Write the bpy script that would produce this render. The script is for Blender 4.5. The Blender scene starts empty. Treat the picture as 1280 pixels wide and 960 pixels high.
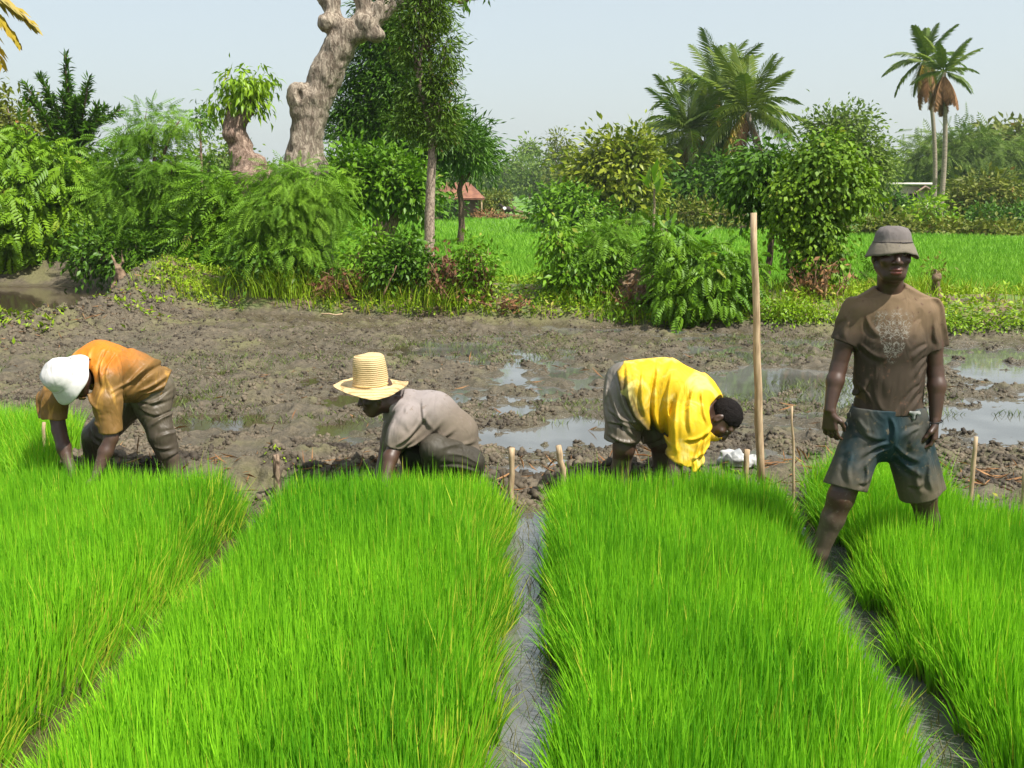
import bpy, math, numpy as np
from mathutils import Vector, Matrix
R = math.radians
rng = np.random.default_rng(11)
scene = bpy.context.scene
COL = scene.collection

# ------------------------------------------------------------------ camera
CAM_H = 1.9
FPX = 1244.4
PITCH = math.atan(242 / FPX)
cd = bpy.data.cameras.new("camera"); cam = bpy.data.objects.new("camera", cd); COL.objects.link(cam)
cd.lens = 35.0; cd.sensor_width = 36.0; cd.clip_start = 0.05; cd.clip_end = 6000
cam.location = (0, 0, CAM_H); cam.rotation_euler = (math.pi / 2 - PITCH, 0, 0)
scene.camera = cam
CP, SP = math.cos(PITCH), math.sin(PITCH)

def at(px, py, Y):
    """real point at distance Y seen at photo pixel (px, py)"""
    a = (px - 640) / FPX; b = -(py - 480) / FPX
    d = np.array([a, CP + b * SP, -SP + b * CP]); r = d * (Y / d[1]); r[2] += CAM_H
    return r
def mpp(Y):  # metres per photo pixel at distance Y
    return Y / FPX / CP

# ------------------------------------------------------------------ noise
def _hash(ix, iy, iz, seed):
    h = (ix * 374761393 + iy * 668265263 + iz * 2147483647 + seed * 1274126177) & 0xffffffff
    h = ((h ^ (h >> 13)) * 1274126177) & 0xffffffff
    h = (h ^ (h >> 16))
    return (h & 0xffff).astype(np.float32) / 65535.0
def noise3(P, seed=0):
    P = np.asarray(P, dtype=np.float64)
    i = np.floor(P).astype(np.int64); f = (P - i).astype(np.float32); f = f * f * (3 - 2 * f)
    out = 0
    for dx in (0, 1):
        wx = f[:, 0] if dx else 1 - f[:, 0]
        for dy in (0, 1):
            wy = f[:, 1] if dy else 1 - f[:, 1]
            for dz in (0, 1):
                wz = f[:, 2] if dz else 1 - f[:, 2]
                out = out + wx * wy * wz * _hash(i[:, 0] + dx, i[:, 1] + dy, i[:, 2] + dz, seed)
    return out
def noise2(x, y, s, seed=0, oct=1):
    out = 0; a = 1; t = 0
    x = np.asarray(x, float).ravel(); y = np.asarray(y, float).ravel()
    for o in range(oct):
        P = np.stack([x / s * 2 ** o, y / s * 2 ** o], 1)
        i = np.floor(P).astype(np.int64); f = P - i; f = f * f * (3 - 2 * f)
        z = np.zeros(len(P), np.int64) + o
        v = 0
        for dx in (0, 1):
            for dy in (0, 1):
                v = v + (f[:, 0] if dx else 1 - f[:, 0]) * (f[:, 1] if dy else 1 - f[:, 1]) * _hash(i[:, 0] + dx, i[:, 1] + dy, z, seed)
        out = out + a * v; t += a; a *= .5
    return out / t
def sst(a, b, x):
    t = np.clip((x - a) / (b - a), 0, 1); return t * t * (3 - 2 * t)

# ------------------------------------------------------------------ mesh building
def build(name, V, F, mats=None, parent=None, smooth=False, attr=None, mi=None):
    """V (n,3); F = list of int arrays (m,k) ; attr = dict of per-vertex floats"""
    me = bpy.data.meshes.new(name)
    V = np.asarray(V, np.float32)
    if isinstance(F, np.ndarray): F = [F]
    F = [np.asarray(f, np.int32) for f in F if len(f)]
    nl = sum(f.size for f in F); nf = sum(len(f) for f in F)
    me.vertices.add(len(V)); me.vertices.foreach_set("co", V.ravel())
    me.loops.add(nl); me.polygons.add(nf)
    me.loops.foreach_set("vertex_index", np.concatenate([f.ravel() for f in F]))
    tot = np.concatenate([np.full(len(f), f.shape[1], np.int32) for f in F])
    st = np.concatenate([[0], np.cumsum(tot)[:-1]]).astype(np.int32)
    me.polygons.foreach_set("loop_start", st)
    try: me.polygons.foreach_set("loop_total", tot)
    except Exception: pass
    if smooth: me.polygons.foreach_set("use_smooth", np.ones(nf, bool))
    if mats is not None:
        for m in (mats if isinstance(mats, (list, tuple)) else [mats]): me.materials.append(m)
    if mi is not None: me.polygons.foreach_set("material_index", np.asarray(mi, np.int32))
    me.update(calc_edges=True)
    if attr:
        for k, a in attr.items():
            at_ = me.attributes.new(k, 'FLOAT', 'POINT'); at_.data.foreach_set("value", np.asarray(a, np.float32))
    me.validate()
    o = bpy.data.objects.new(name, me); COL.objects.link(o)
    if parent is not None: o.parent = parent
    return o
def tag(o, label=None, cat=None, group=None, kind=None):
    if label: o['label'] = label
    if cat: o['category'] = cat
    if group: o['group'] = group
    if kind: o['kind'] = kind
    return o
def empty(name, loc, label, cat, group=None):
    o = bpy.data.objects.new(name, None); COL.objects.link(o); o.location = [float(v) for v in loc]
    o.empty_display_size = .1
    return tag(o, label, cat, group)

class MB:
    """collects pieces (V, F) into one mesh, optional per-vertex random value"""
    def __init__(s): s.V = []; s.F = {3: [], 4: []}; s.n = 0; s.a = []
    def add(s, V, Fs, rnd=0.5):
        V = np.asarray(V, float)
        for f in ([Fs] if isinstance(Fs, np.ndarray) else Fs):
            if len(f): s.F[f.shape[1]].append(np.asarray(f) + s.n)
        s.V.append(V); s.n += len(V)
        s.a.append(np.full(len(V), rnd) if np.isscalar(rnd) else np.asarray(rnd))
        return s
    def tube(s, pts, rad, seg=8, cap=True, rnd=.5):
        pts = np.asarray(pts, float); n = len(pts); rad = np.broadcast_to(np.asarray(rad, float), (n,))
        T = np.gradient(pts, axis=0); T /= np.linalg.norm(T, axis=1)[:, None] + 1e-9
        ref = np.array([0.13, 1, 0.07]) if abs(T[0][1]) < .9 else np.array([1, .1, 0])
        V = []
        for i in range(n):
            u = np.cross(T[i], ref); u /= np.linalg.norm(u) + 1e-9; w = np.cross(T[i], u)
            a = np.arange(seg) * 2 * np.pi / seg
            V.append(pts[i] + rad[i] * (np.cos(a)[:, None] * u + np.sin(a)[:, None] * w))
        V = np.concatenate(V); F = []
        for i in range(n - 1):
            for j in range(seg):
                k = (j + 1) % seg
                F.append((i * seg + j, i * seg + k, (i + 1) * seg + k, (i + 1) * seg + j))
        Fs = [np.array(F)]
        if cap:
            V = np.concatenate([V, pts[:1], pts[-1:]]); c0, c1 = n * seg, n * seg + 1
            Fs.append(np.array([(c0, (j + 1) % seg, j) for j in range(seg)] + [(c1, (n - 1) * seg + j, (n - 1) * seg + (j + 1) % seg) for j in range(seg)]))
        return s.add(V, Fs, rnd)
    def build(s, name, mats, parent=None, smooth=True, off=None):
        if not s.V: return None
        V = np.concatenate(s.V)
        if off is not None: V = V - np.asarray(off)
        F = [np.concatenate(f) for f in s.F.values() if f]
        return build(name, V, F, mats, parent, smooth, {'rnd': np.concatenate(s.a)})

def unit(v):
    v = np.asarray(v, float); return v / (np.linalg.norm(v, axis=-1, keepdims=True) + 1e-9)
def frames(d, n):
    """per-instance frames: y = direction, z ~ normal"""
    y = unit(d); x = unit(np.cross(y, n)); z = np.cross(x, y); return x, y, z
def instance(mb, tv, tfs, pos, d, n, scale, rnd=None):
    N = len(pos); x, y, z = frames(d, n); scale = np.broadcast_to(scale, (N,))[:, None, None]
    V = (tv[None, :, 0, None] * x[:, None] + tv[None, :, 1, None] * y[:, None] + tv[None, :, 2, None] * z[:, None]) * scale + pos[:, None]
    if rnd is None: rnd = rng.random(N)
    offs = (np.arange(N) * len(tv))[:, None, None]
    mb.add(V.reshape(-1, 3), [(tf[None] + offs).reshape(-1, tf.shape[1]) for tf in tfs], np.repeat(rnd, len(tv)))

# leaf templates, unit length along +y, normal +z
def leaf_tmpl(w=.45, droop=.15):
    v = np.array([(0, 0, 0), (-w * .5, .45, .05), (w * .5, .45, .05), (0, .5, -.02), (0, 1, -droop)], float)
    return v, [np.array([(0, 3, 1), (0, 2, 3), (1, 3, 4), (3, 2, 4)])]
def quad_leaf(w=.5):
    v = np.array([(0, 0, 0), (-w / 2, .5, .04), (0, 1, -.08), (w / 2, .5, .04)], float)
    return v, [np.array([(0, 3, 2), (0, 2, 1)])]
def pinnate(n=6, ll=.34, lw=.11, droop=.35, ang=60, fl=.1):
    V = []; F = []
    def add(p, d, l, w):
        d = unit(d); s = unit(np.cross(d, (0, 0, 1))); b = len(V)
        V.extend([p, p + d * l * .45 - s * w / 2, p + d * l + np.array([0, 0, -fl * l]), p + d * l * .45 + s * w / 2]); F.append((b, b + 3, b + 2)); F.append((b, b + 2, b + 1))
    r = lambda t: np.array([0, t, -droop * t * t])
    for i in range(n):
        t = .15 + .78 * i / (n - 1); k = math.sin(math.pi * (.25 + .6 * t))
        for sgn in (-1, 1):
            a = R(ang); add(r(t), np.array([sgn * math.sin(a), math.cos(a), -.25]), ll * k, lw)
    add(r(.95), np.array([0, 1, -droop * 1.6]), ll * .7, lw)
    b = len(V); V.extend([np.array([-.008, 0, 0]), np.array([.008, 0, 0]), r(1)]); F.append((b, b + 1, b + 2))
    return np.array(V), [np.array(F)]
T_LEAF = leaf_tmpl(); T_LONG = leaf_tmpl(.3, .3); T_QUAD = quad_leaf(); T_NARROW = quad_leaf(.22)
T_PIN = pinnate(); T_FERN = pinnate(8, .27, .062, .3, 66, .2); T_BIG = pinnate(6, .42, .17, .5, 55, .3)

# ------------------------------------------------------------------ implicit surfaces
class SDF:
    def __init__(s, lo, hi, h):
        s.h = h; s.lo = np.floor(np.array(lo, float) / h) * h
        s.n = np.ceil((np.array(hi) - s.lo) / h).astype(int) + 1
        s.D = np.full(s.n, 1.0, np.float32)
    def _box(s, lo, hi):
        a = np.clip(np.floor((np.asarray(lo) - s.lo) / s.h).astype(int), 0, s.n); b = np.clip(np.ceil((np.asarray(hi) - s.lo) / s.h).astype(int) + 1, 0, s.n)
        if (b <= a).any(): return None, None
        sl = tuple(slice(i, j) for i, j in zip(a, b))
        g = [(np.arange(i, j) * s.h + o).astype(np.float32) for i, j, o in zip(a, b, s.lo)]
        return sl, (g[0][:, None, None], g[1][None, :, None], g[2][None, None, :])
    def _smin(s, sl, d, k, sub=False):
        A = s.D[sl]
        if sub:
            k = max(k, 1e-6); d = -d; h = np.maximum(k - np.abs(A - d), 0) / k; s.D[sl] = np.maximum(A, d) + h * h * k * .25; return
        if k <= 0: s.D[sl] = np.minimum(A, d); return
        h = np.maximum(k - np.abs(A - d), 0) / k
        s.D[sl] = np.minimum(A, d) - h * h * k * .25
    def cap(s, a, b, ra, rb=None, k=.02, flat=None, s_=1.3, clip=False, clipa=False, sub=False):
        """tapered capsule; flat = axis along which it is thinner by factor s_"""
        a = np.asarray(a, float); b = np.asarray(b, float); rb = ra if rb is None else rb; m = max(ra, rb) + k + 3 * s.h
        sl, g = s._box(np.minimum(a, b) - m, np.maximum(a, b) + m)
        if sl is None: return s
        P = [g[i] - a[i] for i in range(3)]; ab = b - a
        if flat is not None:
            n = unit(flat); q = (P[0] * n[0] + P[1] * n[1] + P[2] * n[2]) * (s_ - 1)
            P = [P[i] + q * n[i] for i in range(3)]; ab = ab + n * np.dot(ab, n) * (s_ - 1)
        L2 = float(ab @ ab) + 1e-9
        t0 = (P[0] * ab[0] + P[1] * ab[1] + P[2] * ab[2]) / L2; t = np.clip(t0, 0, 1)
        d = np.sqrt((P[0] - t * ab[0]) ** 2 + (P[1] - t * ab[1]) ** 2 + (P[2] - t * ab[2]) ** 2) - (ra + (rb - ra) * t)
        if clip: d = np.maximum(d, (t0 - 1) * math.sqrt(L2))
        if clipa: d = np.maximum(d, -t0 * math.sqrt(L2))
        if flat is not None: d = d / math.sqrt(s_)
        s._smin(sl, d.astype(np.float32), k, sub); return s
    def chain(s, pts, rad, **kw):
        for i in range(len(pts) - 1): s.cap(pts[i], pts[i + 1], rad[i], rad[i + 1], **kw)
        return s
    def ell(s, c, r, X=(1, 0, 0), Y=(0, 1, 0), Z=(0, 0, 1), k=.02, sub=False):
        c = np.asarray(c, float); m = max(r) + k + 3 * s.h; sl, g = s._box(c - m, c + m)
        if sl is None: return s
        P = [g[i] - c[i] for i in range(3)]; q = 0
        for A, rr in zip((X, Y, Z), r): q = q + ((P[0] * A[0] + P[1] * A[1] + P[2] * A[2]) / rr) ** 2
        q = np.sqrt(q); d = (q - 1) * (min(r) * .4 + sum(r) / 3 * .6)
        s._smin(sl, d.astype(np.float32), k, sub); return s
    def like(s):
        o = SDF.__new__(SDF); o.lo = s.lo.copy(); o.h = s.h; o.n = s.n.copy(); o.D = np.full(s.n, 1.0, np.float32); return o
    def join(s, o, k=.04):
        h = np.maximum(k - np.abs(s.D - o.D), 0) / k; s.D = np.minimum(s.D, o.D) - h * h * k * .25; return s
    def wrap(s, body, t=.008, reach=.03):
        """grow the garment wherever the body inside would poke through"""
        o = np.round((s.lo - body.lo) / s.h).astype(int); a = np.maximum(0, -o); b = np.minimum(s.n, np.array(body.D.shape) - o)
        sl = tuple(slice(i, j) for i, j in zip(a, b)); bs = tuple(slice(i, j) for i, j in zip(a + o, b + o))
        e = np.maximum(body.D[bs] - t, s.D[sl] - reach); s._smin(sl, e, .012); return s
    def folds(s, Qf, L, dy=0., amp=.010, w=.011, cnt=None):
        """cloth folds: each (x0, y0, x1, y1[, strength]) is a ridge with a crease beside it"""
        I = np.nonzero(np.abs(s.D) < .03); P = np.stack(I, 1) * s.h + s.lo; add = np.zeros(len(P))
        for f in L:
            a = Qf(f[0], f[1])[[0, 2]]; b = Qf(f[2], f[3])[[0, 2]]; k = f[4] if len(f) > 4 else 1.
            ab = b - a; L2 = ab @ ab; q = P[:, [0, 2]] - a; t_ = q @ ab / L2; bend = .10 * math.sqrt(L2) * np.sin(np.clip(t_, 0, 1) * np.pi) * (1 if int(f[0]) % 2 else -1)
            d = (q[:, 0] * ab[1] - q[:, 1] * ab[0]) / math.sqrt(L2) + bend; fade = sst(-.05, .25, t_) * sst(1.05, .7, t_); ww = w * (.7 + .6 * np.clip(t_, 0, 1))
            add += k * amp * fade * (np.exp(-(d / ww) ** 2) - .9 * np.exp(-((d - 1.7 * ww) / ww) ** 2))
        s.D[I] -= add.astype(np.float32); return s
    def cut(s, p, n, rad):
        """remove the half space beyond p along n, inside a box of half size rad"""
        p = np.asarray(p, float); n = unit(n); sl, g = s._box(p - rad, p + rad)
        if sl is None: return s
        d = (g[0] - p[0]) * n[0] + (g[1] - p[1]) * n[1] + (g[2] - p[2]) * n[2]
        s.D[sl] = np.maximum(s.D[sl], d.astype(np.float32)); return s
    def rough(s, amp, freq, seed=0, ridge=False, mat=None, mask=None, oct=1):
        band = np.abs(s.D) < amp * 2 + 2 * s.h; I = np.nonzero(band); P = np.stack(I, 1) * s.h + s.lo
        Q = P if mat is None else P @ np.asarray(mat, float).T
        v = 0; a = 1.; t = 0
        for o in range(oct):
            n_ = noise3(Q * freq * 2 ** o, seed + o); v = v + a * (1 - np.abs(2 * n_ - 1) if ridge else n_); t += a; a *= .5
        v = v / t
        if mask is not None: v = v * mask(P)
        s.D[I] += (amp * (v - .5) * 2).astype(np.float32); return s
    def mesh(s):
        D = s.D; S = D < 0
        n = [x - 1 for x in D.shape]
        c = np.zeros(n, np.int8)
        for a in (0, 1):
            for b in (0, 1):
                for e in (0, 1): c += S[a:n[0] + a, b:n[1] + b, e:n[2] + e]
        act = (c > 0) & (c < 8); I, J, K = np.nonzero(act)
        ids = np.full(n, -1, np.int32); ids[act] = np.arange(len(I))
        off = [(a, b, e) for a in (0, 1) for b in (0, 1) for e in (0, 1)]
        d = {o: D[I + o[0], J + o[1], K + o[2]] for o in off}
        acc = np.zeros((len(I), 3)); cnt = np.zeros(len(I))
        for o in off:
            for ax in range(3):
                if o[ax] == 0:
                    q = list(o); q[ax] = 1; q = tuple(q); m = (d[o] < 0) != (d[q] < 0)
                    t = np.where(m, d[o] / np.where(m, d[o] - d[q], 1), 0); p = np.array(o, float)[None].repeat(len(I), 0); p[:, ax] += t
                    acc += p * m[:, None]; cnt += m
        V = (acc / cnt[:, None] + np.stack([I, J, K], 1)) * s.h + s.lo
        Q = []
        for ax in range(3):
            u, w = (ax + 1) % 3, (ax + 2) % 3
            sa = [slice(1, -1)] * 3; sa[ax] = slice(0, -1); sb = [slice(1, -1)] * 3; sb[ax] = slice(1, None)
            A = S[tuple(sa)]; B = S[tuple(sb)]; m = A != B; idx = np.array(np.nonzero(m))
            flip = B[m]
            base = idx.copy(); base[u] += 1; base[w] += 1
            def cell(du, dw):
                q = base.copy(); q[u] -= du; q[w] -= dw; return ids[q[0], q[1], q[2]]
            q = np.stack([cell(1, 1), cell(0, 1), cell(0, 0), cell(1, 0)], 1)
            q[flip] = q[flip][:, ::-1]
            Q.append(q)
        Q = np.concatenate(Q); Q = Q[(Q >= 0).all(1)]
        return V, Q
    def build(s, name, mats, parent=None, off=(0, 0, 0), mi=None, relax=1):
        V, Q = s.mesh()
        for _ in range(relax):   # light smoothing
            A = np.zeros_like(V); n = np.zeros(len(V))
            for i in range(4):
                np.add.at(A, Q[:, i], V[Q[:, (i + 1) % 4]]); np.add.at(n, Q[:, i], 1)
            V = V * .5 + .5 * A / np.maximum(n, 1)[:, None]
        m = None if mi is None else mi(V[Q].mean(1))
        return build(name, V - np.asarray(off), Q, mats, parent, True, None, m)

# ------------------------------------------------------------------ materials
def newmat(name):
    m = bpy.data.materials.new(name); m.use_nodes = True; t = m.node_tree; t.nodes.clear()
    out = t.nodes.new('ShaderNodeOutputMaterial'); return m, t, out
class N:
    def __init__(s, t): s.t = t
    def n(s, typ, ins=None, **kw):
        nd = s.t.nodes.new(typ)
        for k, v in kw.items(): setattr(nd, k, v)
        if ins:
            for k, v in ins.items():
                if hasattr(v, 'is_output') or isinstance(v, bpy.types.NodeSocket): s.t.links.new(v, nd.inputs[k])
                else:
                    if isinstance(v, (tuple, list)) and len(v) == 3 and nd.inputs[k].type == 'RGBA': v = (*v, 1)
                    nd.inputs[k].default_value = v
        return nd
    def noise(s, scale, detail=4, vec=None, rough=.55, dist=0):
        i = {'Scale': scale, 'Detail': detail, 'Roughness': rough, 'Distortion': dist}
        if vec is not None: i['Vector'] = vec
        return s.n('ShaderNodeTexNoise', i).outputs['Fac']
    def ramp(s, fac, a, b, lo=0., hi=1.):
        return s.n('ShaderNodeMapRange', {'Value': fac, 'From Min': a, 'From Max': b, 'To Min': lo, 'To Max': hi}, interpolation_type='SMOOTHSTEP').outputs[0]
    def mix(s, f, a, b, mode='MIX'):
        nd = s.n('ShaderNodeMix', None, data_type='RGBA', blend_type=mode)
        for idx, v in ((0, f), (6, a), (7, b)):
            if isinstance(v, bpy.types.NodeSocket): s.t.links.new(v, nd.inputs[idx])
            else: nd.inputs[idx].default_value = (*v, 1) if isinstance(v, (tuple, list)) else v
        return nd.outputs[2]
    def math(s, op, a, b=0., c=0.):
        nd = s.n('ShaderNodeMath', None, operation=op)
        for i, v in enumerate((a, b, c)):
            if isinstance(v, bpy.types.NodeSocket): s.t.links.new(v, nd.inputs[i])
            else: nd.inputs[i].default_value = v
        return nd.outputs[0]
    def obj(s, scale=(1, 1, 1), rot=(0, 0, 0)):
        tc = s.n('ShaderNodeTexCoord').outputs['Object']
        return s.n('ShaderNodeMapping', {'Vector': tc, 'Scale': scale, 'Rotation': rot}).outputs[0]
    def bump(s, h, strength, dist):
        return s.n('ShaderNodeBump', {'Height': h, 'Strength': strength, 'Distance': dist}).outputs[0]
    def attr(s, name): return s.n('ShaderNodeAttribute', None, attribute_name=name).outputs['Fac']

def leafmat(name, c1, c2, c3=None, trans=.35, gloss=.35, nscale=1.2, tip=None):
    """c1 dark .. c2 light by per-leaf random, c3 = rare colour (yellow/brown leaves)"""
    trans = trans * (.72 if 'rice' not in name else 1.)
    k_ = (1.32, 1.04, .62) if ('leaf' in name and 'rice' not in name and 'field' not in name and 'dead' not in name) else (1, 1, 1); c1 = tuple(a * b for a, b in zip(c1, k_)); c2 = tuple(a * b for a, b in zip(c2, k_))
    m, t, out = newmat(name); n = N(t)
    r = n.attr('rnd'); nz = n.noise(nscale, 2, n.n('ShaderNodeNewGeometry').outputs['Position'])
    f = n.math('ADD', n.math('MULTIPLY', r, .6), n.math('MULTIPLY', n.ramp(nz, .3, .7), .4))
    c = n.mix(f, c1, c2)
    if c3 is not None: c = n.mix(n.ramp(r, .9, .96), c, c3)
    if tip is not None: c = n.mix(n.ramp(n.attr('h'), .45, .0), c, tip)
    d = n.n('ShaderNodeBsdfPrincipled', {'Base Color': c, 'Roughness': gloss + .08, 'Specular IOR Level': .22})
    tr = n.n('ShaderNodeBsdfTranslucent', {'Color': n.mix(1., c, (1.0, 1.1, .55), 'MULTIPLY')})
    mx = n.n('ShaderNodeMixShader', {0: trans}); t.links.new(d.outputs[0], mx.inputs[1]); t.links.new(tr.outputs[0], mx.inputs[2])
    t.links.new(mx.outputs[0], out.inputs[0]); return m
def barkmat(name, c1, c2, scale=(6, 6, 2), bump=.6, dist=.02, rough=.85, cells=.22):
    m, t, out = newmat(name); n = N(t); v = n.obj(scale)
    a = n.noise(2, 8, v, .7, .8); b = n.n('ShaderNodeTexVoronoi', {'Vector': v, 'Scale': 4.}, feature='DISTANCE_TO_EDGE').outputs[0]
    h = n.math('ADD', a, n.math('MULTIPLY', n.ramp(b, 0, .25), cells))
    c = n.mix(n.ramp(h, .38, .78), c1, c2)
    p = n.n('ShaderNodeBsdfPrincipled', {'Base Color': c, 'Roughness': rough, 'Specular IOR Level': .2, 'Normal': n.bump(h, bump, dist)})
    t.links.new(p.outputs[0], out.inputs[0]); return m
def clothmat(name, cols, axis=(0, 0, 1), lo=0., hi=1., nscale=9., namt=.3, spots=None, rough=.85, extra=None, sheen=0, bumps=1.):
    """cols A (at lo) -> B (at hi) along axis in object space with ragged noise; spots = mud splatter colour"""
    m, t, out = newmat(name); n = N(t); tc = n.n('ShaderNodeTexCoord').outputs['Object']
    dt = n.n('ShaderNodeVectorMath', {0: tc, 1: axis}, operation='DOT_PRODUCT').outputs['Value']
    nz = n.noise(nscale, 6, tc, .6, .6)
    f = n.ramp(n.math('ADD', dt, n.math('MULTIPLY', n.math('SUBTRACT', nz, .5), namt)), lo, hi)
    c = n.mix(f, cols[0], cols[1])
    c = n.mix(n.math('MULTIPLY', n.ramp(n.noise(nscale * 2.3, 5, tc), .35, .75), .35), c, n.mix(.5, c, (.5, .45, .4), 'MULTIPLY'))
    if spots is not None:
        s1 = n.ramp(n.noise(nscale * 4.5, 3, tc, .6), .60, .68); c = n.mix(n.math('MULTIPLY', s1, .8), c, spots)
    if extra: c = extra(n, tc, c)
    w = n.noise(420, 2, tc); fold = n.noise(10, 2, n.n('ShaderNodeMapping', {'Vector': tc, 'Scale': (1, 1, .45), 'Rotation': (.4, .5, .3)}).outputs[0], .55, 1.2)
    b2 = n.n('ShaderNodeBump', {'Height': w, 'Strength': .25, 'Distance': .002}).outputs[0]
    b = n.n('ShaderNodeBump', {'Height': fold, 'Strength': .42 * bumps, 'Distance': .03, 'Normal': b2}).outputs[0]
    p = n.n('ShaderNodeBsdfPrincipled', {'Base Color': c, 'Roughness': rough, 'Specular IOR Level': .3, 'Sheen Weight': sheen, 'Normal': b})
    t.links.new(p.outputs[0], out.inputs[0]); return m
def plain(name, c1, c2, scale=8, rough=.6, bump=.2, dist=.005, spec=.4, vec=(1, 1, 1)):
    m, t, out = newmat(name); n = N(t); v = n.obj(vec); a = n.noise(scale, 5, v)
    p = n.n('ShaderNodeBsdfPrincipled', {'Base Color': n.mix(n.ramp(a, .3, .7), c1, c2), 'Roughness': rough, 'Specular IOR Level': spec, 'Normal': n.bump(a, bump, dist)})
    t.links.new(p.outputs[0], out.inputs[0]); return m

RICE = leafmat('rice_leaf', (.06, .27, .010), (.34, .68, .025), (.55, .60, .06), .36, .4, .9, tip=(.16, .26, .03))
FIELD = leafmat('field_leaf', (.13, .32, .02), (.23, .44, .035), None, .4, .5, .3)
WEED = leafmat('weed_leaf', (.10, .24, .015), (.24, .42, .03), (.38, .34, .06), .3, .4, 1.)
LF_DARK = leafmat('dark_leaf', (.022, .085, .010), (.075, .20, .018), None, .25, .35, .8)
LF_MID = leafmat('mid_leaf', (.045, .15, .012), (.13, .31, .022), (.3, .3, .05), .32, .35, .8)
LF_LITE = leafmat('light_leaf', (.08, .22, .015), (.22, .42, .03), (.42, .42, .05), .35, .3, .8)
LF_FERN = leafmat('feathery_leaf', (.06, .19, .02), (.17, .38, .04), None, .35, .5, .6)
LF_FAR = leafmat('far_leaf', (.06, .14, .03), (.14, .25, .05), None, .3, .5, .15)
LF_OLIVE = leafmat('olive_leaf', (.065, .12, .025), (.16, .215, .045), (.3, .16, .05), .3, .45, .3)
LF_PALM = leafmat('palm_leaf', (.04, .11, .02), (.13, .21, .035), (.38, .33, .07), .25, .35, .3)
LF_PALMY = leafmat('yellow_palm_leaf', (.16, .20, .03), (.38, .31, .05), None, .3, .35, .5)
LF_DEAD = leafmat('dead_leaf', (.16, .07, .03), (.36, .20, .09), None, .2, .7, 1.)
LF_RED = leafmat('reddish_dead', (.11, .05, .03), (.24, .11, .055), None, .25, .6, 1.)
BARK_PALE = barkmat('pale_bark', (.13, .10, .075), (.44, .38, .31), (5, 5, 1.6), 1., .05)
BARK_BROWN = barkmat('brown_bark', (.10, .065, .045), (.32, .23, .16), (7, 7, 2.5), .8, .03)
BARK_DARK = barkmat('dark_bark', (.05, .035, .025), (.16, .11, .075), (9, 9, 3), .6, .02)
BARK_PALM = barkmat('palm_bark', (.16, .13, .10), (.36, .30, .24), (2, 2, 12), .5, .02)
WOOD = plain('peeled_wood', (.28, .19, .11), (.50, .37, .23), 10, .7, .4, .006, .3, (6, 6, .8))
TWIG = plain('dead_twig', (.14, .08, .045), (.34, .22, .13), 5, .8, .3, .004, .2)
SKIN = plain('dark_skin', (.042, .021, .013), (.072, .036, .022), 14, .47, .06, .003, .5)
SKINMUD = clothmat('muddy_skin', ((.10, .075, .055), (.060, .030, .019)), (0, 0, 1), .25, .5, 14, .25, (.13, .10, .075), .45, bumps=.3)
LIP = plain('lip_skin', (.14, .045, .035), (.2, .07, .055), 30, .35, .1, .001)
HAIR = plain('black_hair', (.006, .005, .005), (.016, .013, .012), 160, .9, 1., .006, .1)

# ------------------------------------------------------------------ terrain
def chan_x(k, y):     # centre line of channel k (-1, 0, 1) between the seedling beds
    return (-1.54, .02, 1.40, 3.05, -3.25, 4.7)[{-1: 0, 0: 1, 1: 2, 2: 3, -2: 4, 3: 5}[k]] + (.03, .035, .11, .08, .04, .08)[{-1: 0, 0: 1, 1: 2, 2: 3, -2: 4, 3: 5}[k]] * (y - 3) + .03 * np.sin(y * 2.1 + k * 2) + .015 * np.sin(y * 6.3 + k)
def bed_end(x):
    return 5.55 - .12 * sst(.6, 1.6, x) - .75 * sst(2.0, 3.0, x) + .1 * sst(-2.2, -2.8, x) + .06 * np.sin(x * 7)
def bund_front(x): return 14.25 - .245 * x
PUDDLES = [(752, 540, 58, 20, 1), (640, 470, 26, 12, .9), (700, 545, 44, 15, 1), (615, 545, 45, 14, 1), (640, 520, 30, 9, .9), (1245, 468, 70, 18, 1), (1225, 522, 64, 13, 1), (1010, 478, 75, 20, 1),
           (1270, 540, 60, 14, .9), (1060, 500, 50, 10, .8), (250, 530, 55, 10, .8), (235, 498, 34, 9, .8), (445, 498, 50, 9, .8), (920, 480, 60, 16, .9), (1270, 445, 80, 8, .8),
           (600, 430, 70, 6, .7), (960, 572, 40, 10, .9), (760, 415, 100, 5, .7), (1060, 428, 120, 5, .8), (690, 500, 40, 7, .7), (1130, 600, 30, 12, 1)]
PW = []
for (px, py, rx, ry, a) in PUDDLES:
    def g_(u, v):
        aa = (u - 640) / FPX; b = -(v - 480) / FPX; t = CAM_H / (SP - b * CP); return np.array([aa * t, (CP + b * SP) * t])
    c = g_(px, py); PW.append((c[0], c[1], abs(g_(px + rx, py)[0] - c[0]), abs(g_(px, py - ry)[1] - g_(px, py + ry)[1]) / 2, a))
def ridge_d(x, y):    # earth bank running back on the left
    cx = -5.75 - .55 * np.clip(13.6 - y, 0, 9) - .05 * (y - 13.6) * (y > 13.6); return (x - cx)
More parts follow.
